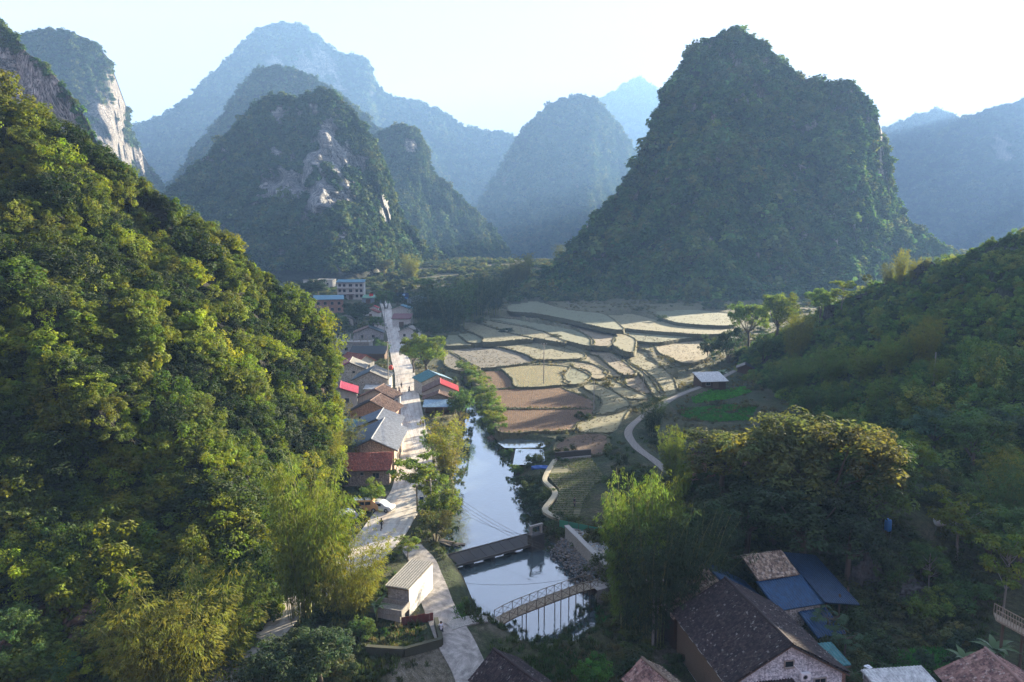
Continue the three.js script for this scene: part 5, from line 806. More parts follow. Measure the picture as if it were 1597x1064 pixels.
// ------------------------------------------------------------------ bridges, walls, poles, wires
const along = (name, parent, A, B, w, h, mat, lift = 0) => { const d = B.clone().sub(A), m = part(name, box(w, h, d.length()), mat, parent); m.position.copy(A).addScaledVector(d, .5); m.position.y += lift; m.lookAt(B.clone().setY(B.y + lift)); return m; };
const deckMat = plain([.055, .048, .045], { map: rep(rough, .8), roughness: .8 }), stoneMat = plain([.10, .097, .095], { map: rep(rough, .5), bumpMap: rep(rough, .5), bumpScale: .08 }), wireMat = plain([.03, .03, .03]);
{
  const A = gp(672, 884, -1.5), B = gp(842, 838, -1.5), g = thing('flat_bridge', 'long flat dark bridge lying low across the pond', 'bridge', A.clone());
  const d = B.clone().sub(A), L = d.length(), turn = Math.atan2(d.x, d.z), r = rngOf(4); g.rotation.y = turn;
  for (let k = 0; k < 11; k++) { const p = part('deck_panel', box(2.7, .1, L / 11 - .05), deckMat, g); p.position.set(0, .02 + (r() - .5) * .05, (k + .5) * L / 11); p.rotation.z = .16 + (r() - .5) * .015; }
  for (const s of [-1, 1]) part('edge_beam', box(.18, .34, L, s * 1.42, .05 + s * .18, L / 2), plain([.12, .105, .09], { map: rough }), g);
  for (let k = 0; k < 5; k++) part('pier', box(2.3, 3, .5, 0, -1.62, (k + .7) * L / 5.3), deckMat, g);
}
{
  const px = [[776, 970, -1.0], [800, 957, -.55], [825, 947, -.2], [850, 937, .0], [875, 928, .1], [900, 919, .0], [926, 913, -.3]], C = new THREE.CatmullRomCurve3(px.map(([u, v, h]) => gp(u, v, h))), n = 12;
  const g = thing('arched_footbridge', 'arched footbridge with crossed bamboo railings over the pond outlet', 'bridge', V(0, 0, 0));
  const side = (t, s) => { const p = C.getPointAt(t), q = C.getTangentAt(t), k = V(-q.z, 0, q.x).normalize(); return p.addScaledVector(k, s * .75); };
  for (let k = 0; k < 36; k++) { const a = C.getPointAt(k / 36), b = C.getPointAt((k + 1) / 36); const m = along('plank', g, a, b.clone().lerp(a, .08), 1.6, .07, paleWood); }
  for (const s of [-1, 1]) {
    const top = [], mid = []; for (let k = 0; k <= n; k++) { const p = side(k / n, s); part('rail_post', rod(p.clone().add(V(0, -.15, 0)), p.clone().add(V(0, 1.05, 0)), .045), timber, g); top.push(p.clone().add(V(0, 1.05, 0))); mid.push(p.clone().add(V(0, -.08, 0))); }
    part('hand_rail', limb(top, .045, .045, 5), paleWood, g); part('edge_beam', limb(mid, .08, .08, 5), timber, g);
    for (let k = 0; k < n; k++) { const a = side(k / n, s), b = side((k + 1) / n, s); part('brace', rod(a.clone().add(V(0, .05, 0)), b.clone().add(V(0, 1, 0)), .025, 4), timber, g); part('brace', rod(a.clone().add(V(0, 1, 0)), b.clone().add(V(0, .05, 0)), .025, 4), timber, g); }
    for (let k = 3; k < n; k += 2) { const p = side(k / n, s * .8); part('pile', rod(p.clone().setY(-3.2), p, .06), timber, g); }
  }
  const rail = [[700, 991], [720, 984], [750, 977], [778, 969]].map(([u, v]) => { const p = gp(u, v, -.9); return [p.x, p.z]; });
  strip(rail, 1.8, concMat, 'causeway', 'pale concrete causeway from the track to the arched footbridge', 'causeway', .1, 1.6, 0, (x, z) => Math.max(G(x, z) + .05, -.95));
  const r2 = [[924, 914], [945, 908], [965, 900], [990, 894]].map(([u, v]) => { const p = gp(u, v, 0); return [p.x, p.z]; });
  strip(r2, 2, dustMat, 'causeway', 'dusty landing path at the far end of the arched footbridge', 'causeway', .1, 1.6, 0, () => -.25);
}
const rockGeo = (seed, k = .35) => { const g = new THREE.IcosahedronGeometry(1, 9), p = g.attributes.position; for (let i = 0; i < p.count; i++) { const x = p.getX(i), y = p.getY(i), z = p.getZ(i), f = 1 + k * fbm(x * 1.1 + seed, y * .9, z * 1.1, 3) + .22 * fbm(x * 4, y * 1.6 + seed, z * 4, 3); p.setXYZ(i, x * f, y * f, z * f); } g.computeVertexNormals(); return g; };
const rocks3 = [1, 5, 9].map((k) => rockGeo(k, .5)), darkRock = new THREE.MeshStandardMaterial({ color: new THREE.Color().setRGB(.06, .058, .058), roughness: .95, map: rep(rough, .3) });
function boulder(u, v, s, label, mat, k = 0, surf = hit) { const p = surf(u, v), g = thing('rock', label, 'rock', p); const m = part('stone', rocks3[k % 3], mat, g); m.scale.set(...s); m.position.y = s[1] * .35; m.rotation.y = k * 1.7; return g; }
boulder(1444, 426, [2.6, 2.4, 2.2], 'black rock jutting from the crest of the right hill', darkRock, 0);
boulder(1292, 500, [1.8, 4.2, 1.6], 'dark pointed rock standing among the field edge trees', darkRock, 1);
boulder(1348, 466, [2.6, 1.2, 1.6], 'low dark rock on the crest left of the lone palm', darkRock, 2);
boulder(1252, 522, [1.4, 3.2, 1.3], 'smaller dark pinnacle left of the pointed rock', darkRock, 1);
boulder(767, 685, [.9, .6, .6], 'single brown stone lying in the river', plain([.22, .15, .11], { map: rough }), 0, (u, v) => gp(u, v, -2.4));
boulder(1410, 930, [2.4, 1.5, 1.4], 'grey limestone outcrop over the garden, the lower and wider one', stoneMat, 2);
boulder(1350, 915, [1.6, 2.2, 1.2], 'grey limestone outcrop right of the pavilion', stoneMat, 0);
{
  const A = gp(884, 823, .9), B = gp(945, 884, .9), g = thing('retaining_wall', 'grey concrete retaining wall above the stony bank', 'wall', A.clone()); const d = B.clone().sub(A), L = d.length(); g.rotation.y = Math.atan2(d.x, d.z);
  part('wall', box(.55, 4.2, L, 0, -1.9, L / 2), concMat, g); part('coping', box(.75, .14, L + .2, 0, .27, L / 2), plain([.5, .48, .45], { map: rough }), g);
  const r = rngOf(12), rub = [], apron = [];
  for (let i = 0; i < 1500; i++) { const t = r(), o = .4 + 3.6 * r() * r(), p = A.clone().lerp(B, t); p.x -= o * .86; p.z += o * .2 + (r() - .5); p.y = -.5 - o * .55 + (r() - .5) * .3; const k = .07 + .17 * r() * r(); rub.push([p, [k * 1.3, k, k], r() * 6, jit([.22, .21, .20], r, .4)]); }
  for (let i = 0; i < 900; i++) { const t = r() * 1.05, o = .5 + 4.5 * r(), p = A.clone().lerp(B, t); p.x += o; p.z -= o * .25; p.y = Math.max(G(p.x, p.z), .55) + .05; const k = .1 + .16 * r(); apron.push([p, [k * 1.3, k * .5, k], r() * 6, jit([.38, .37, .34], r, .35)]); }
  const white = plain([1, 1, 1], { map: rough }), sm = new THREE.IcosahedronGeometry(1, 1);
  instanced('rubble', sm, white, rub, scene, 'grey rubble stones tumbling from the retaining wall to the water', 'rubble'); instanced('stone_apron', sm, white, apron, scene, 'pale stones set among grass behind the retaining wall', 'stones');
  const W2 = gp(836, 836, -.4), W3 = gp(862, 858, -1.4), s2 = thing('sluice', 'dark concrete sluice block at the right end of the flat bridge', 'sluice', W2.clone()); s2.rotation.y = .6; part('block', box(2.2, 2.6, 1.2, 0, -1, 0), deckMat, s2); part('gate_post', box(.3, 1.6, .3, -.9, .9, 0), concMat, s2); part('gate_post', box(.3, 1.6, .3, .9, .9, 0), concMat, s2); part('cross_beam', box(2.3, .25, .34, 0, 1.6, 0), concMat, s2);
  const net = thing('garden_net', 'green netting fence along the lower edge of the vegetable garden', 'net', V(0, 0, 0)); const n0 = gp(872, 822, .4), n1 = gp(950, 838, .4), nm = new THREE.MeshPhysicalMaterial({ color: new THREE.Color().setRGB(.05, .28, .16), roughness: .9, transmission: .5, thickness: 0, side: THREE.DoubleSide }); along('net', net, n0, n1, .03, 1.1, nm, .55); for (let k = 0; k <= 5; k++) { const p = n0.clone().lerp(n1, k / 5); part('post', rod(p, p.clone().add(V(0, 1.25, 0)), .04), timber, net); }
}
{ // far garden wall and dark hedge bank
  const A = gp(866, 717, .4), B = gp(921, 712, .4), g = thing('garden_wall', 'low dark wall across the top of the vegetable garden', 'wall', V(0, 0, 0)); along('wall', g, A, B, .5, 1.7, plain([.07, .06, .05], { map: rough }), .6); along('kerb', g, A.clone().add(V(0, 0, .6)), B.clone().add(V(0, 0, .6)), .3, .4, concMat, .2);
}
function pole(u, v, top, label, arms = 0, surf = hit) {
  const p = surf(u, v), h = (v - top) / F * -p.z, g = thing('utility_pole', label, 'utility pole', p); part('pole', limb([V(0, -.8, 0), V(0, h, 0)], .17, .11, 8), concMat, g);
  for (let k = 0; k < arms; k++) { part('crossarm', box(1.9, .1, .1, 0, h - .3 - k * .9, .1), timber, g); for (const x of [-.85, 0, .85]) part('insulator', new THREE.CylinderGeometry(.06, .08, .2, 8).translate(x, h - .15 - k * .9, .1), plain([.5, .48, .45], { roughness: .3 }), g); }
  g.userData.top = p.clone().add(V(0, h - .2, 0)); return g;
}
const pA = pole(606, 616, 530, 'concrete utility pole on the left side of the village road', 1), pB = pole(848, 602, 534, 'utility pole standing alone in the straw coloured field', 1), pC = pole(1018, 1012, 888, 'utility pole with a lamp at the corner of the dark bamboo', 1);
const pD = pole(765, 494, 464, 'left post of the twin utility poles at the top of the terraces', 1), pE = pole(771, 494, 464, 'right post of the twin utility poles at the top of the terraces', 0), pF = pole(600, 520, 478, 'utility pole near the far end of the village road', 1), pG = pole(672, 806, 742, 'thin utility pole among the trees right of the road', 1);
pole(926, 640, 592, 'thin post in the pale sweeping terrace'); pole(1003, 612, 580, 'thin post at the outer edge of the terrace fan'); pole(1025, 1005, 905, 'second shorter post leaning beside the lamp pole'); pole(1456, 600, 548, 'pale pole among the bamboo on the right slope');
{ const l = part('street_lamp', merge([rod(V(0, 0, 0), V(.7, .2, 0), .03), box(.5, .1, .18, .85, .22, 0)]), concMat, pC); l.position.set(.1, 4.6, .1); }
function wire(a, b, sag, label, off = 0) { const pts = []; for (let i = 0; i <= 14; i++) { const t = i / 14, p = a.clone().lerp(b, t); p.y -= sag * 4 * t * (1 - t); p.x += off; pts.push(p); } const m = new THREE.Mesh(limb(pts, .018, .018, 4), wireMat); m.name = numbered('wire'); scene.add(m); tag(m, label, 'wire'); }
const tp = (p) => p.userData.top;
for (const [o, w] of [[-.8, 'left'], [0, 'middle'], [.8, 'right']]) { wire(tp(pC), tp(pG), 2.4, `${w} strand of the three thin wires crossing above the pond to the roadside pole`, o); wire(tp(pA), tp(pF), 2, `${w} strand of the three thin wires running along the village road`, o); wire(tp(pG), tp(pA), 2, `${w} strand of the three thin wires over the roadside trees`, o); wire(tp(pB), tp(pD), 2.5, `${w} strand of the three thin wires over the terraces`, o); }
wire(gp(690, 905, 1), gp(905, 900, 2.2), .8, 'thin wire low over the pond in front of the flat bridge'); wire(gp(705, 790, 2), gp(836, 836, 1), 1, 'thin wire from the left bank to the sluice');
// road parapet, fences, signs, boards
{
  const r = rngOf(6), pts = [[679, 716], [682, 740], [685, 765], [686, 790]].map(([u, v]) => { const p = gp(u, v, .1); p.y = .2; return p; }), g = thing('parapet', 'low reddish brick parapet along the river side of the road', 'wall', V(0, 0, 0)); for (let k = 0; k < 3; k++) { along('wall', g, pts[k], pts[k + 1], .35, .9, wallMats.brick, .3); along('coping', g, pts[k], pts[k + 1], .5, .1, concMat, .8); }
  const f = thing('rusty_fence', 'low rust red sheet fence behind the yard of the brick shed', 'fence', V(0, 0, 0)), f0 = gp(626, 978, -.1), f1 = gp(676, 970, -.1); for (let k = 0; k < 8; k++) { const m = along('sheet', f, f0.clone().lerp(f1, k / 8), f0.clone().lerp(f1, (k + .96) / 8), .05, 1.1 + .15 * r(), plain([.16 + .05 * r(), .04, .03], { map: rough }), .5); }
  const yw = thing('yard_wall', 'low mossy wall round the grassy yard below the brick shed', 'wall', V(0, 0, 0)), yp = [[572, 1020], [630, 1024], [688, 1008], [680, 975]].map(([u, v]) => ground(u, v)); for (let k = 0; k < 3; k++) along('wall', yw, yp[k], yp[k + 1], .45, 1.1, plain([.08, .085, .05], { map: rough }), .35);
  const b = thing('billboard', 'dark blue billboard with pale print at the road end', 'billboard', put(624, 472)); part('board', box(12, 5, .2, 0, 4.2, 0), plain([.04, .07, .14]), b); const print = canvasTex(256, 128, (x, w, h) => { const q = rngOf(3); x.fillStyle = '#15335c'; x.fillRect(0, 0, w, h); for (let i = 0; i < 26; i++) { x.fillStyle = ['#2f6aa6', '#8fb2cf', '#c9d6e0', '#10213c', '#3f7f6a'][q() * 5 | 0]; x.beginPath(); x.ellipse(90 + q() * 150, 30 + q() * 80, 8 + q() * 26, 5 + q() * 16, q() * 3, 0, 7); x.fill(); } }, 1, 1); const fg = new THREE.PlaneGeometry(11.6, 4.6); part('print', fg, new THREE.MeshStandardMaterial({ map: print, roughness: .6 }), b).position.set(0, 4.2, .12); for (const x of [-5, 5]) part('leg', rod(V(x, -.8, -.1), V(x, 2, -.1), .14), concMat, b);
  const sg = thing('road_sign', 'small square blue and white sign on a post beside the road', 'sign', hit(658, 800)); part('post', rod(V(0, -.3, 0), V(0, 2.6, 0), .04), concMat, sg); part('plate', box(.8, .8, .05, 0, 2.3, .05), plain([.75, .77, .8]), sg); part('panel', box(.6, .5, .02, 0, 2.38, .085), plain([.03, .06, .22]), sg);
  const ln = thing('red_lantern', 'red lantern hanging on the pole side of the village road', 'lantern', hit(610, 590)); part('post', rod(V(0, -.3, 0), V(0, 3.4, 0), .06), timber, ln); part('lantern', new THREE.LatheGeometry([[0, -.8], [.3, -.8], [.62, -.5], [.8, 0], [.62, .5], [.3, .8], [0, .8]].map(([x, y]) => new THREE.Vector2(x, y)), 16).translate(0, 3.6, .2), plain([.55, .03, .015], { roughness: .5 }), ln);
  for (const [u, v, l] of [[588, 474, 'red flag in front of the green roofed shop, the right one'], [576, 474, 'red flag in front of the green roofed shop, the left one']]) { const fl = thing('flag', l, 'flag', put(u, v)); part('pole', rod(V(0, -.3, 0), V(0, 7, 0), .06), concMat, fl); const cg = new THREE.PlaneGeometry(2.6, 1.7, 12, 4), p = cg.attributes.position; for (let i = 0; i < p.count; i++) p.setZ(i, .2 * Math.sin(p.getX(i) * 2.6)); cg.computeVertexNormals(); cg.translate(1.35, 6, 0); part('cloth', cg, new THREE.MeshStandardMaterial({ color: 0xc2261c, side: THREE.DoubleSide, roughness: .8 }), fl); }
  const tb = thing('timber_pile', 'pile of old planks on the left bank beside the flat bridge', 'timber pile', hit(690, 848)); for (let k = 0; k < 14; k++) { const m = part('plank', box(.28, .07, 4 + r()), k % 3 ? paleWood : timber, tb); m.position.set((r() - .5) * 2.2, .15 + (k / 4 | 0) * .1, (r() - .5) * .8); m.rotation.y = 1.1 + (r() - .5) * .5; }
  const tarp = thing('tarpaulin', 'crumpled blue tarpaulin on the bank beside the small paddy', 'tarpaulin', hit(845, 730)), tg = new THREE.SphereGeometry(1, 24, 12), tp2 = tg.attributes.position; for (let i = 0; i < tp2.count; i++) { const k = 1 + .35 * n3(tp2.getX(i) * 2, tp2.getY(i) * 2, tp2.getZ(i) * 2); tp2.setXYZ(i, tp2.getX(i) * 1.9 * k, tp2.getY(i) * .5 * k, tp2.getZ(i) * .8 * k); } tg.computeVertexNormals(); part('sheet', tg, plain([.02, .08, .30], { roughness: .4 }), tarp);
}
// side footbridge at the right edge
{
  const A = dp(1552, 962, 62), B = dp(1640, 1010, 60), g = thing('side_footbridge', 'pale wooden footbridge with slatted railing at the right edge', 'bridge', V(0, 0, 0)), d = B.clone().sub(A); along('deck', g, A, B, 1.5, .16, paleWood); const k0 = V(-d.z, 0, d.x).normalize();
  for (const s of [-1, 1]) { const o = k0.clone().multiplyScalar(s * .7); along('hand_rail', g, A.clone().add(o), B.clone().add(o), .08, .08, paleWood, 1.0); for (let k = 0; k <= 20; k++) { const p = A.clone().lerp(B, k / 20).add(o); part('baluster', box(.05, 1, .05, p.x, p.y + .5, p.z), paleWood, g); } }
  for (const t of [.15, .5, .85]) { const p = A.clone().lerp(B, t); part('post', rod(V(p.x, p.y - 6, p.z), p, .14), timber, g); }
}
// tanks
const steel = new THREE.MeshStandardMaterial({ color: 0xb9bdc2, metalness: .85, roughness: .3 }), tankWhite = plain([.78, .78, .77], { roughness: .5 }), tankBlue = plain([.05, .22, .52], { roughness: .4 });
function tank(u, v, s, label, mat, lie, turn = 0) {
  const p = hit(u, v), g = thing('water_tank', label, 'water tank', p, turn); g.scale.setScalar(s); const prof = [[0, -1], [.35, -.97], [.5, -.85], [.52, -.4], [.5, -.37], [.52, -.34], [.52, .34], [.5, .37], [.52, .4], [.5, .85], [.35, .97], [0, 1]].map(([x, y]) => new THREE.Vector2(x, y)), b = new THREE.LatheGeometry(prof, 20); if (lie) b.rotateZ(Math.PI / 2); b.translate(0, lie ? 1.3 : 1.8, 0); part('body', b, mat, g);
  for (const [x, z] of lie ? [[-.6, .35], [-.6, -.35], [.6, .35], [.6, -.35]] : [[.35, .35], [-.35, .35], [.35, -.35], [-.35, -.35]]) part('leg', rod(V(x, -1.5, z), V(x, 1, z), .05), concMat, g); part('lid', new THREE.CylinderGeometry(.18, .2, .1, 12).translate(0, lie ? 1.85 : 2.84, 0), mat, g); return g;
}
tank(1356, 772, 1.5, 'shiny steel water tank lying on a stand at the right of the knoll', steel, true, .4); tank(1472, 832, 1.3, 'white water tank lying on the right slope', tankWhite, true, .1); tank(1384, 836, .8, 'upright blue and white water tank on the slope', tankBlue, false); tank(1352, 1072, .75, 'white dome topped tank at the bottom edge beside the outhouse', tankWhite, false);
{ const g = thing('water_tower', 'white water tank on a concrete frame on the slope above the village', 'water tower', put(592, 412)); for (const x of [-2, 2]) for (const z of [-2, 2]) part('leg', box(.5, 9, .5, x, 3, z), wallMats.white, g); part('platform', box(5.4, .4, 5.4, 0, 7.2, 0), wallMats.white, g); part('tank', new THREE.CylinderGeometry(2.1, 2.1, 5, 18).translate(0, 9.9, 0), wallMats.white, g); part('cabin', box(7, 4, 5, -6.5, 1.4, 0), wallMats.white, g); }
// ------------------------------------------------------------------ vehicles
const tyreMat = plain([.02, .02, .02]), chromeMat = plain([.5, .5, .5], { metalness: .8, roughness: .3 });
function car(label, category, pos, turn, col, van) {
  const g = thing(van ? 'van' : 'car', label, category, pos, turn), paint = new THREE.MeshPhysicalMaterial({ color: new THREE.Color().setRGB(...col), roughness: .4, clearcoat: .8, clearcoatRoughness: .1 }), L = van ? 4.4 : 4.2, hh = van ? 1.95 : 1.5;
  const sh = new THREE.Shape(), pr = van ? [[-2.2, .35], [-2.2, 1.0], [-2.15, 1.25], [-1.95, 1.85], [-1.8, 1.93], [1.1, 1.93], [1.75, 1.2], [2.15, 1.0], [2.2, .6], [2.15, .35]] : [[-2.1, .32], [-2.1, .85], [-1.95, .98], [-1.3, 1.42], [-1.1, 1.47], [.3, 1.47], [.5, 1.42], [1.15, .97], [1.95, .85], [2.1, .65], [2.08, .32]];
  pr.forEach(([x, y], i) => i ? sh.lineTo(x, y) : sh.moveTo(x, y)); const b = new THREE.ExtrudeGeometry(sh, { depth: 1.5, bevelEnabled: true, bevelSize: .08, bevelThickness: .1, bevelSegments: 3 }); b.translate(0, 0, -.75); part('body', b, paint, g);
  const wn = van ? [[-1.8, .75], [-.9, .8], [.05, .8]] : [[-1.1, .7], [-.3, .75]]; for (const s of [-1, 1]) for (const [x, w] of wn) part('window', box(w, van ? .5 : .38, .03, x + w / 2, van ? 1.5 : 1.16, s * .86), glassMat, g);
  { const w = part('windscreen', box(.03, van ? .85 : .7, 1.4), glassMat, g); w.position.set(van ? 1.46 : .86, van ? 1.6 : 1.22, 0); w.rotation.z = van ? .72 : .95; } part('roof', box(van ? 2.7 : 1.2, .05, 1.35, -.4, van ? 2.03 : 1.575, 0), van ? plain([.75, .75, .73], { roughness: .4 }) : paint, g);
  for (const x of [-1.3, 1.3]) for (const z of [-.82, .82]) { const w = part('wheel', new THREE.TorusGeometry(.24, .1, 10, 20).translate(0, 0, 0), tyreMat, g); w.position.set(x, .34, z); part('rim', new THREE.CylinderGeometry(.2, .2, .12, 14).rotateX(Math.PI / 2), chromeMat, w); }
  for (const z of [-.6, .6]) { part('headlight', new THREE.SphereGeometry(.13, 10, 8).scale(.5, 1, 1.2).translate(2.2, .78, z), plain([.8, .8, .78], { roughness: .2 }), g); part('tail_light', box(.05, .3, .16, van ? -2.28 : -2.18, .85, z), plain([.35, .02, .02]), g); } part('bumper', box(.2, .16, 1.6, 2.18, .45, 0), plain([.1, .1, .1]), g); return g;
}
car('tan van with a white roof parked by the brick annex', 'van', put(570, 798, .12), .12, [.50, .27, .10], true); car('white car parked in front of the tan van', 'car', put(594, 797, .12), -.3, [.52, .53, .54], false); car('white car half hidden by bamboo nearer than the van', 'car', put(544, 812, .12), .5, [.72, .73, .75], false);
// ------------------------------------------------------------------ people
function body(joints, bones, cols, cell = .03) {   // one continuous skin over tapered limbs
  const lo = V(9, 9, 9), hi = V(-9, -9, -9); for (const k in joints) { const [x, y, z, r] = joints[k]; lo.min(V(x - r, y - r, z - r)); hi.max(V(x + r, y + r, z + r)); }
  const c = lo.clone().add(hi).multiplyScalar(.5), half = Math.max(hi.x - lo.x, hi.y - lo.y, hi.z - lo.z) / 2 + .1, N = Math.round(half * 2 / cell), mc = new MarchingCubes(N, undefined, false, false, 60000); mc.isolation = 0; const p = V(), near = (x, y, z) => { let s = 0, bd = 1e9, bi = 0; bones.forEach(([a, b, ci], i) => { const A = joints[a], B = joints[b], dx = B[0] - A[0], dy = B[1] - A[1], dz = B[2] - A[2], t = Math.min(1, Math.max(0, ((x - A[0]) * dx + (y - A[1]) * dy + (z - A[2]) * dz) / (dx * dx + dy * dy + dz * dz || 1))), d = Math.hypot(x - A[0] - dx * t, y - A[1] - dy * t, z - A[2] - dz * t) - mix(A[3], B[3], t); s += Math.exp(-d * 42); if (d < bd) { bd = d; bi = i; } }); return [-Math.log(s) / 42, bi]; };
  for (let k = 0; k < N; k++) for (let j = 0; j < N; j++) for (let i = 0; i < N; i++) { const f = (v) => (v - N / 2) / (N / 2) * half; mc.field[i + j * N + k * N * N] = -near(c.x + f(i), c.y + f(j), c.z + f(k))[0]; } mc.update();
  const n = mc.count, P = new Float32Array(n * 3), C = new Float32Array(n * 3); for (let i = 0; i < n; i++) { const x = c.x + mc.positionArray[i * 3] * half, y = c.y + mc.positionArray[i * 3 + 1] * half, z = c.z + mc.positionArray[i * 3 + 2] * half; P.set([x, y, z], i * 3); C.set(cols[bones[near(x, y, z)[1]][2]], i * 3); }
  const g = new THREE.BufferGeometry(); g.setAttribute('position', new THREE.BufferAttribute(P, 3)); g.setAttribute('normal', new THREE.BufferAttribute(mc.normalArray.slice(0, n * 3), 3)); g.setAttribute('color', new THREE.BufferAttribute(C, 3)); g.computeVertexNormals(); return g;
}
const skin = [.38, .23, .16], bodyMat = new THREE.MeshStandardMaterial({ vertexColors: true, roughness: .9 }), hairMat = plain([.012, .01, .009]);
function figure(pose, shirt, legs) {
  const J = { hip: [0, .95, 0, .125], waist: [0, 1.08, 0, .115], chest: [0, 1.3, 0, .135], neck: [0, 1.47, .0, .055], head: [0, 1.61, .02, .095], crown: [0, 1.66, 0, .09] }; const B = [['hip', 'waist', 0], ['waist', 'chest', 0], ['chest', 'neck', 0], ['neck', 'head', 2], ['head', 'crown', 2]];
  for (const s of [-1, 1]) { const n = s < 0 ? 'L' : 'R', sit = pose === 'sit', w = pose === 'walk' ? s * .22 : 0; J['sh' + n] = [s * .17, 1.4, 0, .06]; J['el' + n] = sit ? [s * .24, 1.18, .2, .045] : [s * .23, 1.13, -w * .5, .045]; J['wr' + n] = sit ? [s * .26, 1.12, .44, .034] : [s * .24, .9, -w * .9 + .06, .034]; J['hd' + n] = sit ? [s * .26, 1.12, .53, .036] : [s * .24, .8, -w + .08, .036]; J['th' + n] = [s * .09, .92, 0, .095]; J['kn' + n] = sit ? [s * .17, .82, .42, .065] : [s * .1, .5, w * .8, .065]; J['an' + n] = sit ? [s * .19, .38, .30, .045] : [s * .1, .09, w * (w < 0 ? 1.9 : 1.2), .045]; J['to' + n] = sit ? [s * .2, .34, .5, .04] : [s * .11, .05, w * (w < 0 ? 1.9 : 1.2) + .17, .04]; B.push(['chest', 'sh' + n, 0], ['sh' + n, 'el' + n, 0], ['el' + n, 'wr' + n, 2], ['wr' + n, 'hd' + n, 2], ['hip', 'th' + n, 1], ['th' + n, 'kn' + n, 1], ['kn' + n, 'an' + n, 1], ['an' + n, 'to' + n, 3]); }
  return body(J, B, [shirt, legs, skin, [.03, .025, .02]]);
}
const hairGeo = new THREE.SphereGeometry(.118, 14, 10, 0, 6.3, 0, 1.75).rotateX(-.35).translate(0, 1.65, -.012), figCache = new Map();
function person(label, pos, turn, pose, shirt, legs, parent) { const key = pose + shirt + legs; if (!figCache.has(key)) figCache.set(key, figure(pose, shirt, legs)); const g = thing('person', label, 'person', pos, turn); part('body', figCache.get(key), bodyMat, g); part('hair', hairGeo, hairMat, g); return g; }
person('person in black walking alone down the sunlit road', put(595, 828, .16), 2.8, 'walk', [.015, .015, .018], [.02, .02, .025]);
person('person in dark red walking on the road edge near the river', put(656, 668, .16), .3, 'walk', [.12, .03, .03], [.03, .03, .04]); person('person in brown beside the one in dark red', put(660, 667, .16), .2, 'stand', [.10, .06, .045], [.03, .03, .03]);
person('person in dark clothes standing in the vegetable garden', hit(896, 792), 1, 'stand', [.02, .02, .025], [.025, .02, .02]);
person('person standing upright behind the parked motorbikes on the road', put(626, 606, .16), 3, 'stand', [.02, .02, .03], [.02, .02, .02]);
function motorbike(label, pos, turn, col, rider) {
  const g = thing('motorbike', label, 'motorbike', pos, turn), paint = plain(col, { roughness: .35 }); for (const z of [-.62, .62]) { const w = part('wheel', new THREE.TorusGeometry(.26, .05, 8, 20).rotateY(Math.PI / 2), tyreMat, g); w.position.set(0, .31, z); part('hub', new THREE.CylinderGeometry(.06, .06, .12, 10).rotateZ(Math.PI / 2), chromeMat, w); }
  part('frame', limb([V(0, .5, -.6), V(0, .55, -.2), V(0, .42, .15), V(0, .8, .42)], .08, .06, 7), paint, g); part('engine', box(.26, .3, .36, 0, .38, -.02), chromeMat, g); part('seat', new THREE.CapsuleGeometry(.12, .5, 4, 10).rotateX(Math.PI / 2).scale(1.1, .6, 1).translate(0, .76, -.3), plain([.02, .02, .02]), g); part('fork', rod(V(0, .31, .62), V(0, 1.0, .4), .04), chromeMat, g); part('handlebar', limb([V(-.34, 1.04, .3), V(-.1, 1.06, .4), V(.1, 1.06, .4), V(.34, 1.04, .3)], .02, .02, 5), chromeMat, g); part('headlight', new THREE.SphereGeometry(.1, 10, 8).translate(0, .95, .48), plain([.7, .7, .68], { roughness: .2 }), g); part('leg_shield', box(.36, .42, .05, 0, .66, .3), paint, g);
  if (rider) { const p = person(rider[0], pos.clone().add(V(-Math.sin(turn) * .28, -.02, -Math.cos(turn) * .28)), turn, 'sit', rider[1], rider[2]); } return g;
}
motorbike('motorbike stopped at the left of the group on the road', put(618, 614, .16), .3, [.03, .03, .05], ['rider in dark blue sitting on the leftmost stopped motorbike', [.03, .04, .09], [.02, .02, .03]]); motorbike('motorbike stopped in the middle of the group on the road', put(623, 613, .16), .5, [.25, .03, .03], ['rider in black on the middle stopped motorbike', [.02, .02, .02], [.03, .03, .04]]); motorbike('motorbike stopped at the right of the group on the road', put(638, 612, .16), -.2, [.03, .03, .03], ['rider in dark grey on the right stopped motorbike', [.05, .05, .055], [.02, .02, .03]]);
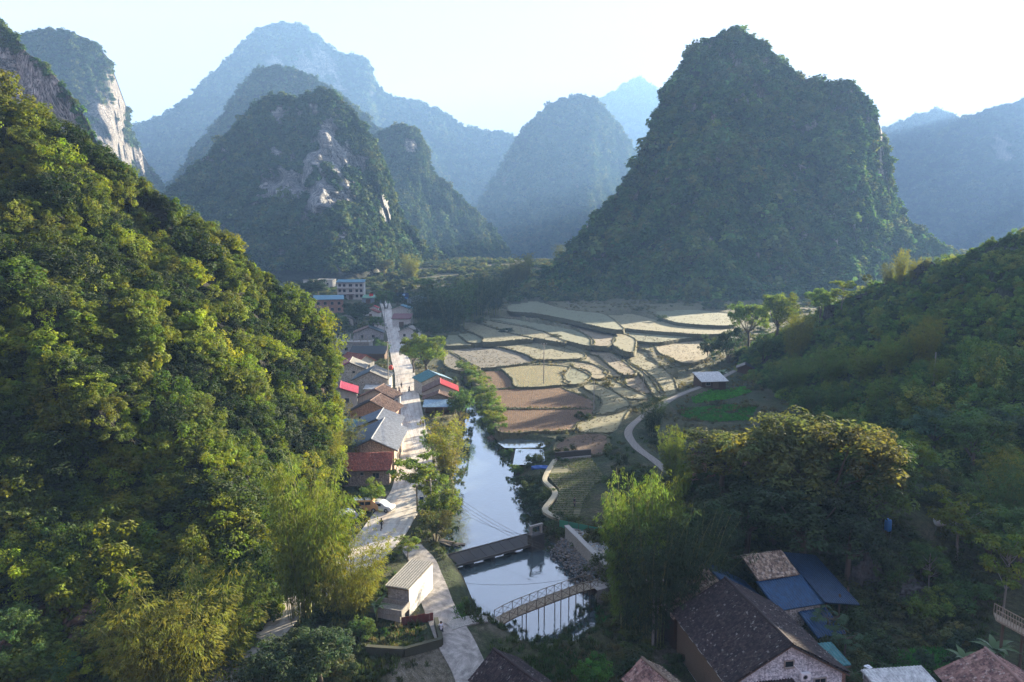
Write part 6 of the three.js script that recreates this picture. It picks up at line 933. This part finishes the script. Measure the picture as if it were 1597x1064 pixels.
motorbike('motorbike heading away up the pale track', put(688, 992, .1), Math.PI + .12, [.03, .03, .03], ['rider in a pale jacket going up the track on a motorbike', [.55, .56, .58], [.03, .03, .04]]);
// ------------------------------------------------------------------ green plots on the right and the kitchen garden
{
  const surfY = (x, z) => { let y = G(x, z); for (const q of [rightHill]) { const t = q.mesh.geometry.boundsTree.raycastFirst(new THREE.Ray(V(x, 200, z), V(0, -1, 0)), THREE.DoubleSide); if (t) y = Math.max(y, t.point.y); } return y; }, r = rngOf(71), mk = (poly, lift, col, hgt, label, seedN) => { const spots = []; const xs = poly.map((p) => p[0]), zs = poly.map((p) => p[1]); for (let z = Math.min(...zs); z < Math.max(...zs); z += .55) for (let x = Math.min(...xs); x < Math.max(...xs); x += .45) { const X = x + (r() - .5) * .4, Z = z + (r() - .5) * .4; if (inPoly(X, Z, poly) && n3(X * .15, seedN, Z * .15) > -.55) spots.push([V(X, surfY(X, Z) + lift, Z), [.8, hgt * (.5 + .8 * r()), .8], r() * 6, jit(col, r, .3)]); } return instanced('crop', tuftGeo, leafMat, spots, scene, label, 'crop'); };
  const P = (l) => l.map(([u, v]) => { const p = ground(u, v); return [p.x, p.z]; });
  mk(P([[1076, 622], [1110, 608], [1160, 604], [1172, 612], [1130, 624], [1086, 630]]), 0, [.08, .30, .03], .5, 'bright green crop in front of the field hut', 1);
  mk(P([[1062, 636], [1130, 632], [1180, 636], [1170, 656], [1100, 660], [1064, 650]]), 0, [.06, .23, .03], .5, 'green crop on the plot below the bright one', 2);
  mk(GARDEN, 0, [.06, .24, .03], .5, 'low green vegetables in the shaded garden at the bottom right', 3);
  mk(P([[565, 985], [660, 980], [682, 1004], [580, 1016]]), 0, [.09, .12, .03], .2, 'short grass of the yard below the brick shed', 4);
  mk(P([[890, 958], [940, 945], [950, 975], [905, 980]]), 0, [.03, .16, .03], .4, 'bright green water plants beside the pond outlet', 5);
  mk(P([[706, 930], [735, 945], [728, 970], [708, 972]]), 0, [.06, .14, .02], .3, 'green grass tongue on the near shore of the pond', 6);
}
shadows(scene);
renderer.render(scene, camera);
